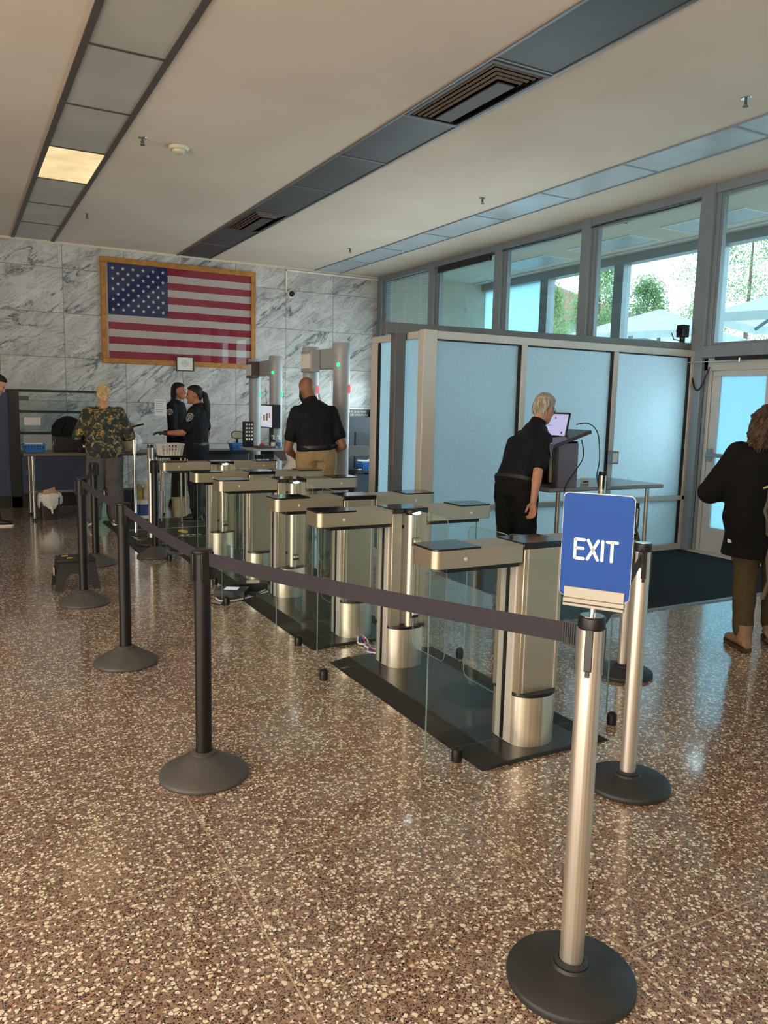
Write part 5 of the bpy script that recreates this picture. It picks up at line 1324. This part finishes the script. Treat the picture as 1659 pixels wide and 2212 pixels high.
o.location = (1.82, 11.22, 0.88); tag(o, 'brown pouch lying beside the clear plastic bag', 'bag')
t = thing('handheld_scanner', 'black wand shaped scanner held out over the plastic bag', 'scanner', (2.13, 11.22, 1.215))
b = MB().box(-0.16, 0.17, -0.02, 0.02, -0.012, 0.012, Matrix.Rotation(math.radians(-14), 4, 'Y')); b.build('wand', M['blk'], t, 0.006)
b = MB().cyl((-0.16, 0, -0.04), (-0.28, 0, -0.07), 0.015, n=10); b.build('handle', M['blk'], t)

# blue-grey divider with glass rails
t = thing('office_divider', 'blue grey office divider with black frame at the left edge', 'divider', (0, 12.45, 0))
MB().box(-1.6, 0.66, -0.03, 0.03, 0.16, 1.66).build('tall_panel', M['divider'], t, 0.004)
MB().box(0.80, 2.05, -0.03, 0.03, 0.20, 0.74).build('low_panel', M['divider'], t, 0.004)
f = MB(); f.box(-1.6, 0.66, -0.04, 0.04, 1.66, 1.70); f.box(0.66, 0.80, -0.045, 0.045, 0, 1.70); f.box(-1.6, 2.05, -0.045, 0.045, 0, 0.16)
f.box(0.80, 2.05, -0.04, 0.04, 0.16, 0.20); f.box(0.80, 2.05, -0.04, 0.04, 0.74, 0.78); f.box(2.0, 2.05, -0.04, 0.04, 0.2, 0.74); f.build('frame', M['dark_frame'], t, 0.004)
r = MB()
for z in (1.075, 1.385, 1.685): r.box(0.80, 2.0, -0.022, 0.022, z - 0.018, z + 0.018)
r.box(1.97, 2.0, -0.02, 0.02, 0.78, 1.703); r.build('rail', M['dark_frame'], t)
MB().box(0.80, 1.98, -0.004, 0.004, 0.78, 1.67).build('glass_panel', M['glass'], t)
b = MB().box(0.80, 0.93, -0.05, -0.02, 1.545, 1.605); b.build('rail_label', M['trackdk'], t)
MB().box(0.86, 1.08, -0.012, -0.006, 1.19, 1.30).build('white_card', M['paper'], t)
MB().box(0.84, 1.45, -0.014, -0.008, 0.84, 1.05).build('grey_notice', M['det'], t)

# bin, stool, bottles, tub, boxes
t = thing('waste_bin', 'dark waste bin with white liner and brown paper under the table', 'bin', (1.03, 11.06, 0))
MB().loft([rr + [] for rr in [[(x, y, z) for x, y in rrect(-w, w, -d, d, 0.03, 4)] for w, d, z in ((0.105, 0.09, 0), (0.125, 0.105, 0.30))]]).build('body', M['bin_brown'], t)
rg = []
for w, z in ((0.135, 0.16), (0.152, 0.20), (0.158, 0.28), (0.150, 0.33), (0.135, 0.342), (0.11, 0.32)):
    rg.append([(w * math.cos(a * PI / 16) * (0.93 + 0.14 * rnd.random()), 0.86 * w * math.sin(a * PI / 16) * (0.93 + 0.14 * rnd.random()), z + 0.02 * rnd.random() + (0.03 * math.sin(a * 0.7) if z < 0.2 else 0)) for a in range(32)])
MB().loft(rg).build('liner', M['bagfilm'], t)
b = MB(); b.add([(-0.09, -0.02, 0.32), (0.02, -0.05, 0.33), (0.10, 0.02, 0.34), (0.07, 0.04, 0.43), (0.0, 0.0, 0.40), (-0.06, 0.03, 0.39)], [(0, 1, 4, 5), (1, 2, 3, 4)]); b.build('crumpled_paper', M['kraft'], t)
MB().add([(-0.01, -0.13, 0.2), (0.02, -0.14, 0.19), (0.03, -0.15, 0.10), (0.012, -0.15, 0.09)], [(0, 1, 2, 3)]).build('tie_string', M['bagfilm'], t)

def stool():
    t = thing('step_stool', 'black folding step stool with yellow dots behind black stanchion', 'step stool', (0.835, 6.98, 0), 0.0)
    W, D, H = 0.15, 0.11, 0.262
    MB().box(-W, W, -D, D, H - 0.03, H).build('step', M['blk_matte'], t, 0.008)
    for s in (-1, 1):   # near and far legs: arched panels sloping outwards along Y
        y0, y1 = s * (D - 0.02), s * (D + 0.045)
        def lp(x, z): return (x, y1 + (y0 - y1) * z / (H - 0.03), z)
        pts = [(-W - 0.03, 0), (-W - 0.03 + 0.055, 0), (-W + 0.075, 0.11), (-W + 0.10, 0.135), (W - 0.10, 0.135), (W - 0.075, 0.11), (W + 0.03 - 0.055, 0), (W + 0.03, 0), (W, H - 0.03), (-W, H - 0.03)]
        a = [lp(x, z) for x, z in pts]; c = [(x, y - s * 0.014, z) for x, y, z in a]; n = len(a)
        MB().add(a + c, [tuple(range(n)), tuple(reversed(range(n, 2 * n)))] + [(i, (i + 1) % n, n + (i + 1) % n, n + i) for i in range(n)]).build('leg_panel', M['blk_matte'], t)
    for s in (-1, 1):
        MB().add([(s * W, -D + 0.01, H - 0.03), (s * W, D - 0.01, H - 0.03), (s * (W + 0.015), D + 0.02, 0.08), (s * (W + 0.015), 0.02, 0.13), (s * (W + 0.015), -D - 0.02, 0.08)], [(0, 1, 2, 3, 4)]).build('side_web', M['blk'], t)
    d = MB()
    for x, y in ((-0.075, 0.05), (-0.045, -0.055), (0.09, 0.05)): d.lathe([(0.001, H), (0.027, H), (0.026, H + 0.0015), (0.001, H + 0.0015)], 20, (x, y, 0))
    d.build('grip_dot', M['yellow'], t)
    MB().box(0.01, 0.05, -0.02, 0.02, H - 0.001, H + 0.001).build('handle_slot', M['gasket'], t)
    MB().box(-W - 0.022, -W - 0.02, -0.05, 0.02, 0.12, 0.18).build('label', M['paper'], t)
stool()
def spray(x, y, z, lab, liquid, capm):
    t = thing('spray_bottle', lab, 'spray bottle', (x, y, z), random.random() * 0.5, None)
    MB().lathe([(0.001, 0), (0.042, 0), (0.045, 0.01), (0.045, 0.13), (0.03, 0.19), (0.016, 0.215), (0.001, 0.215)], 20).build('body', M[liquid], t)
    b = MB().cyl((0, 0, 0.213), (0, 0, 0.24), 0.018, n=14); b.box(-0.055, 0.03, -0.014, 0.014, 0.24, 0.275); b.box(-0.052, -0.043, -0.006, 0.006, 0.18, 0.24, Matrix.Rotation(0.12, 4, 'Y')); b.build('trigger_head', M[capm], t, 0.004)
    MB().lathe([(0.0455, 0.04), (0.0462, 0.04), (0.0462, 0.11), (0.0455, 0.11)], 20).build('label', M['yellow'] if liquid == 'tan' else M['paper'], t)
t = thing('wipes_tub', 'white tub with blue label on floor beside chrome stand', 'tub', (2.18, 10.82, 0))
MB().lathe([(0.001, 0), (0.085, 0), (0.10, 0.23), (0.001, 0.23)], 28).build('body', M['white'], t); MB().lathe([(0.103, 0.225), (0.106, 0.225), (0.106, 0.25), (0.001, 0.25)], 28).build('lid', M['white'], t)
MB().lathe([(0.0895, 0.04), (0.0905, 0.04), (0.098, 0.19), (0.097, 0.19)], 28).build('label', M['cable_b'], t)
spray(2.14, 10.83, 0.25, 'spray bottle with yellow label standing on the white tub', 'tan', 'white')
spray(2.235, 10.80, 0.25, 'pale spray bottle right of the yellow one on the white tub', 'offwhite', 'white')
t = thing('floor_bin', 'beige plastic bin on the floor beyond the farthest turnstile', 'bin', (2.69, 10.80, 0))
MB().loft([[(x, y, z) for x, y in rrect(-w, w, -w * .8, w * .8, 0.03, 4)] for w, z in ((0.09, 0), (0.115, 0.25), (0.118, 0.255), (0.108, 0.255), (0.085, 0.03))]).build('body', M['tan'], t)
t = thing('teal_crate', 'pale teal crate on the floor under the screening table', 'crate', (1.62, 11.15, 0))
MB().loft([[(x, y, z) for x, y in rrect(-w, w, -w * .6, w * .6, 0.03, 4)] for w, z in ((0.17, 0), (0.20, 0.28))]).build('body', M['teal'], t)
o = MB().box(-0.10, 0.10, -0.07, 0.07, 0, 0.22).build('white_box', M['white'], None, 0.02); o.location = (1.64, 11.15, 0.28); tag(o, 'white box on the teal crate behind the grey trousers', 'box')
t = thing('desk_pedestal', 'dark cabinet on floor beneath right half of the screening table', 'cabinet', (1.95, 11.45, 0))
MB().box(-0.35, 0.35, -0.1, 0.1, 0, 0.32).build('body', M['navy_dk'], t, 0.006)
def box_unit(x, y, rz, w, d, lab, disp):
    t = thing('wiring_box', lab, 'electronics box', (x, y, 0.0), rz, 'black electronics boxes on the floor')
    MB().box(-w / 2, w / 2, -d / 2, d / 2, 0, 0.075).build('body', M['blk'], t, 0.004)
    MB().box(-w * 0.22, w * 0.22, -d * 0.3, d * 0.25, 0.075, 0.077).build('label', M['white' if not disp else 'screen_w'], t)
box_unit(1.93, 6.10, -0.55, 0.25, 0.17, 'black electronics box with pale display, on floor left of the wires', True)
box_unit(2.17, 6.27, -0.35, 0.25, 0.16, 'black electronics box with white label beside the turnstile foot', False)
rnd = random.Random(11)
for i, (mt, lab) in enumerate((('cable_w', 'white cable looping on the floor around the black boxes'), ('cable_b', 'blue cable on the floor beside the white one'), ('cable_w', 'second white cable coiled behind black boxes'))):
    cable('floor_wire', [(2.23, 6.06 + 0.03 * i, 0.03), (2.12, 6.03 + 0.02 * i, 0.012), (2.0, 5.98 + 0.03 * i, 0.012), (1.90 + 0.05 * i, 5.95 + 0.05 * i, 0.012)] + ([(1.80, 5.98, 0.012), (1.79, 6.12, 0.012)] if i == 0 else []), 0.007, mt, lab)
cable('floor_wire', [(1.80, 6.2, 0.012), (1.72, 6.12, 0.012), (1.70, 5.98, 0.012), (1.76, 5.86, 0.012), (1.82, 5.98, 0.012)], 0.005, 'cable_k', 'thin black wire curled on the floor near glass edge')
for i, (mt, lab) in enumerate((('cable_w', 'white cable crossing floor between the two platforms'), ('cable_b', 'blue cable crossing floor between the two platforms'), ('pink', 'red cable in the bundle between the two platforms'), ('cable_w', 'second white cable in the bundle between the platforms'))):
    d = (i - 1.5) * 0.012
    cable('floor_wire', [(2.36 + d, 4.60, 0.03), (2.34 + d * 2, 4.52, 0.012), (2.33 - d, 4.44, 0.014), (2.31 + d * 2, 4.33, 0.014), (2.32 + d, 4.22, 0.03)], 0.007, mt, lab)

# ---------------------------------------------------------------- metal detectors, scanner, console
def detector(pl, pr, h, lab, side_bar, top_rgb):
    t = thing('metal_detector', lab, 'metal detector', ((pl[0] + pr[0]) / 2, (pl[1] + pr[1]) / 2, 0), 0, 'walk through metal detectors')
    cx, cy = (pl[0] + pr[0]) / 2, (pl[1] + pr[1]) / 2
    a, b = V((pl[0] - cx, pl[1] - cy, 0)), V((pr[0] - cx, pr[1] - cy, 0)); d = (b - a).normalized(); ang = math.atan2(d.y, d.x)
    for k, p in enumerate((a, b)):
        pil = MB().lathe([(0.001, 0), (0.15, 0), (0.15, 0.03), (0.092, 0.035), (0.092, h - 0.12), (0.001, h - 0.12)], 32, tuple(p)).build('pillar', M['det'], t)
        MB().lathe([(0.001, h - 0.12), (0.099, h - 0.12), (0.099, h - 0.015), (0.09, h), (0.001, h)], 32, tuple(p)).build('pillar_cap', M['det'], pil)
        l = MB(); l.ell((p.x - 0.075, p.y - 0.07, h - 0.235), (0.018, 0.018, 0.022), 10, 6); 
        l.build('light', M['led_g'], pil)
        l = MB(); l.ell((p.x + 0.06, p.y - 0.075, 1.76 if top_rgb == 'led_r' else 1.71), (0.014, 0.014, 0.05), 10, 6); l.build('light', M[top_rgb], pil)
    m4 = Matrix.Rotation(ang, 4, 'Z'); L = (b - a).length / 2
    MB().box(-L, L, -0.05, 0.05, h - 0.27, h - 0.05, m4).build('cross_bar', M['det'], t, 0.01)
    # control unit hangs on the camera side of the bar
    c = MB().box(-L + 0.10, -L + 0.40, -0.17, -0.05, h - 0.30, h - 0.06, m4); 
    c.build('control_unit', M['trackdk'] if top_rgb == 'led_g' else M['det'], t, 0.012)
    MB().box(-L + 0.12, -L + 0.38, -0.175, -0.169, h - 0.26, h - 0.10, m4).build('notice', M['paper'], t)
    if side_bar:
        poly = rrect(-0.02, 0.42, 1.02, 1.135, 0.05, 6)
        mm = Matrix(((1, 0, 0, b.x), (0, 0, -1, b.y + 0.10), (0, 1, 0, 0), (0, 0, 0, 1)))
        MB().prism(poly, -0.02, 0.02, mm).build('side_bar', M['det'], t, 0.004)
detector((4.08, 11.70), (4.03, 10.66), 2.25, 'farther grey metal detector arch, left of the bald man', False, 'led_g')
detector((3.70, 8.64), (3.70, 7.79), 2.25, 'nearer grey metal detector arch with red lights, beside bald man', True, 'led_r')
t = thing('xray_scanner', 'large dark navy x-ray scanner against the far corner', 'scanner', (6.55, 12.55, 0))
b = MB(); b.prism([(-0.62, 0.0), (0.75, 0.0), (0.75, 1.26), (0.68, 1.26), (0.60, 1.37), (-0.62, 1.37)], -0.05, 0.75, Matrix(((1, 0, 0, 0), (0, 0, -1, 0.35), (0, 1, 0, 0), (0, 0, 0, 1))))
b.build('housing', M['navy'], t, 0.01)
MB().prism([(-0.5, 0.5), (-0.12, 0.5), (-0.12, 1.0), (-0.16, 1.08), (-0.45, 1.12), (-0.5, 1.12)], 0.40, 0.42, Matrix(((1, 0, 0, 0), (0, 0, -1, 0.0), (0, 1, 0, 0), (0, 0, 0, 1)))).build('curtain_opening', M['navy_dk'], t)
MB().box(-0.62, 0.60, -0.41, -0.395, 1.33, 1.37).build('top_trim', M['blk'], t)
MB().box(0.50, 0.62, -0.41, -0.40, 1.27, 1.30).build('red_strip', M['red'], t)
t = thing('roller_table', 'low dark table in front of the navy scanner', 'table', (6.10, 11.62, 0))
MB().box(-0.42, 0.42, -0.25, 0.25, 0.48, 0.52).build('table_top', M['blk_matte'], t, 0.01)
for sx in (-0.38, 0.0, 0.38): MB().box(sx - 0.03, sx + 0.03, -0.2, 0.2, 0, 0.48).build('leg', M['navy_dk'], t)
MB().box(-0.36, 0.36, -0.17, -0.15, 0.05, 0.45).build('modesty_panel', M['navy'], t)
basket('blue_basket', 'blue plastic basket on the low table before navy scanner', 5.98, 11.50, 0.52, 0.36, 0.26, 0.14, 'blue_plastic')
t = thing('white_baton', 'white rod shaped object lying across the blue scanner basket', 'baton', (6.02, 11.45, 0.675), 0.05)
b = MB().tube([(-0.28, 0, 0.01), (-0.1, 0, 0.0), (0, 0, 0.015), (0.1, 0, 0.0), (0.22, 0, 0), (0.27, 0, 0)], [0.016, 0.018, 0.028, 0.02, 0.022, 0.028], 12); b.build('rod', M['white'], t)
o = MB().ell((5.78, 11.42, 0.535), (0.05, 0.035, 0.016), 14, 8).build('white_dish', M['white']); tag(o, 'small white oval dish left of the scanner basket', 'dish')
# operator console between the arches
t = thing('operator_console', 'dark console desk with keypad tower beside the farther detector', 'desk', (3.72, 10.15, 0))
MB().box(-0.30, 0.26, -0.28, 0.28, 0.955, 0.985).build('tray', M['det'], t, 0.006)
b = MB(); b.box(-0.05, 0.10, 0.0, 0.15, 0, 0.955); b.build('column', M['navy_dk'], t, 0.006)
MB().add([(-0.02, -0.28, 0.955), (0.26, -0.28, 0.955), (0.26, 0.0, 0.955), (0.05, 0.0, 0.955), (0.10, -0.24, 0.82), (0.26, -0.24, 0.82)], [(0, 1, 5, 4), (1, 2, 5), (0, 4, 3), (2, 3, 4, 5)]).build('bracket', M['trackdk'], t)
MB().box(-0.29, -0.16, 0.10, 0.20, 0.985, 1.33).build('keypad_tower', M['blk'], t, 0.006)
k = MB()
for i in range(3):
    for j in range(5): k.box(-0.273 + i * 0.038, -0.252 + i * 0.038, 0.094, 0.10, 1.08 + j * 0.05, 1.105 + j * 0.05)
k.build('key', M['white'], t)
t = thing('keyboard', 'grey padded keyboard on the console tray', 'keyboard', (3.62, 10.02, 0.985))
MB().box(-0.12, 0.13, -0.10, 0.10, 0, 0.03).build('body', M['trackdk'], t, 0.01)
o = MB().ell((3.62, 10.08, 1.025), (0.04, 0.035, 0.02), 12, 8).build('red_mouse', M['red']); tag(o, 'small red object on top of the grey keyboard', 'mouse')
t = thing('monitor', 'monitor with scan images on screen beside the bald man', 'monitor', (3.80, 10.22, 0.9865), 0.0)
MB().box(-0.07, 0.05, -0.22, 0.22, 0.26, 0.58).build('body', M['blk'], t, 0.006)
MB().box(-0.073, -0.069, -0.205, 0.205, 0.275, 0.565).build('screen', M['screen_w'], t)
k = MB(); k.box(-0.0755, -0.0725, 0.05, 0.11, 0.36, 0.44); k.box(-0.0755, -0.0725, -0.06, 0.0, 0.36, 0.46); k.box(-0.0755, -0.0725, -0.14, -0.11, 0.40, 0.47); k.build('scan_image', M['kraft'], t)
b = MB().box(-0.02, 0.02, -0.03, 0.03, 0, 0.28); b.box(-0.08, 0.08, -0.10, 0.10, 0, 0.015); b.build('stand', M['blk'], t)
MB().tube([(-0.05, 0.04, 0.58), (-0.06, 0.07, 0.80)], 0.004, 6).build('antenna', M['blk'], t)
for x, y, mt, lab in ((3.80, 9.93, 'sanit', 'clear hand sanitizer pump bottle on the console tray'), (3.74, 9.97, 'navy', 'dark blue bottle next to the clear pump bottle')):
    t = thing('pump_bottle', lab, 'bottle', (x, y, 0.985))
    MB().lathe([(0.001, 0), (0.032, 0), (0.034, 0.01), (0.034, 0.10), (0.014, 0.12), (0.001, 0.12)], 18).build('body', M[mt], t)
    b = MB().cyl((0, 0, 0.12), (0, 0, 0.165), 0.008, n=10); b.box(-0.03, 0.01, -0.008, 0.008, 0.162, 0.174); b.build('pump', M['white'], t)
    MB().lathe([(0.0345, 0.03), (0.0352, 0.03), (0.0352, 0.08), (0.0345, 0.08)], 18).build('label', M['cable_b' if mt == 'sanit' else 'paper'], t)
t = thing('oval_sign', 'cream oval panel on a short post left of the farther detector', 'panel', (3.86, 11.9, 0))
poly = rrect(-0.10, 0.10, -0.06, 0.06, 0.058, 8); m4 = Matrix(((1, 0, 0, 0), (0, 0, -1, 0), (0, 1, 0, 1.08), (0, 0, 0, 1)))
MB().prism(poly, 0, 0.02, m4).build('backing', M['trackdk'], t); MB().prism(rrect(-0.088, 0.088, -0.048, 0.048, 0.046, 8), 0.02, 0.025, m4).build('face', M['offwhite'], t)
MB().cyl((0, -0.0, 0), (0, 0, 1.03), 0.018, n=12).build('post', M['blk'], t)
t = thing('low_counter', 'dark low counter behind the officers holding the small blue basket', 'counter', (3.55, 11.42, 0))
MB().box(-0.45, 0.30, -0.22, 0.22, 0.84, 0.88).build('top', M['blk'], t, 0.006); MB().box(-0.42, 0.28, -0.15, 0.2, 0, 0.84).build('cabinet', M['navy_dk'], t)
basket('blue_basket', 'small blue basket on the dark low counter beyond the ponytail officer', 3.70, 11.38, 0.88, 0.22, 0.18, 0.09, 'blue_plastic')
t = thing('blue_sign', 'small bright blue notice on the far wall beside monitor', 'notice', (5.02, YW, 1.42))
MB().box(-0.09, 0.09, -0.006, 0, -0.08, 0.08).build('sheet', M['blue_plastic'], t)
t = thing('queue_post', 'low black belt post between console and farthest turnstile', 'stanchion', (3.30, 9.3, 0))
MB().lathe(BLK_PROF, 32).build('base', M['base_grey'], t); MB().cyl((0, 0, 0.08), (0, 0, 0.93), 0.034, n=20).build('pole', M['blk_post'], t)
MB().box(-0.045, 0.045, -0.045, 0.045, 0.80, 0.95).build('belt_head', M['blk'], t, 0.006)
# ---------------------------------------------------------------- light
w = bpy.data.worlds.new('world'); scene.world = w; w.use_nodes = True
bg = w.node_tree.nodes['Background']; bg.inputs[0].default_value = (0.78, 0.93, 1.0, 1); bg.inputs[1].default_value = 6.0
def area(name, loc, target, size, power, col, sy=None, portal=False):
    l = bpy.data.lights.new(name, 'AREA'); l.energy = power; l.color = col; l.shape = 'RECTANGLE'; l.size = size; l.size_y = sy or size
    o = bpy.data.objects.new(name, l); COL.objects.link(o); o.location = loc
    o.rotation_euler = (V(target) - V(loc)).to_track_quat('-Z', 'Y').to_euler()
    if portal: l.cycles.is_portal = True
    return o
area('sky_portal', (10.2, 4.0, 2.05), (0, 4.0, 2.05), 20, 1, (1, 1, 1), 4.1, True)
area('added_left_fill', (-5.9, -0.6, 1.9), (0, -0.6, 1.9), 12, 740, (1.0, 0.92, 0.82), 3.0)  # added warm fill lamp along the unseen left wall, no fixture there
area('added_up_fill', (-2.5, -2.5, 0.4), (-2.5, -2.5, 5), 6, 490, (1.0, 0.88, 0.75), 7)  # added out-of-view fill near the floor, aimed up to brighten the ceiling
area('window_light', (7.36, 10.1, 1.55), (0, 10.1, 1.55), 7.0, 150, (0.80, 0.94, 1.0), 1.1)  # added cool fill lamp inside the glazing, backlights the frosted partition
scene.view_settings.view_transform = 'Standard'
scene.view_settings.look = 'None'
scene.view_settings.exposure = 0.0
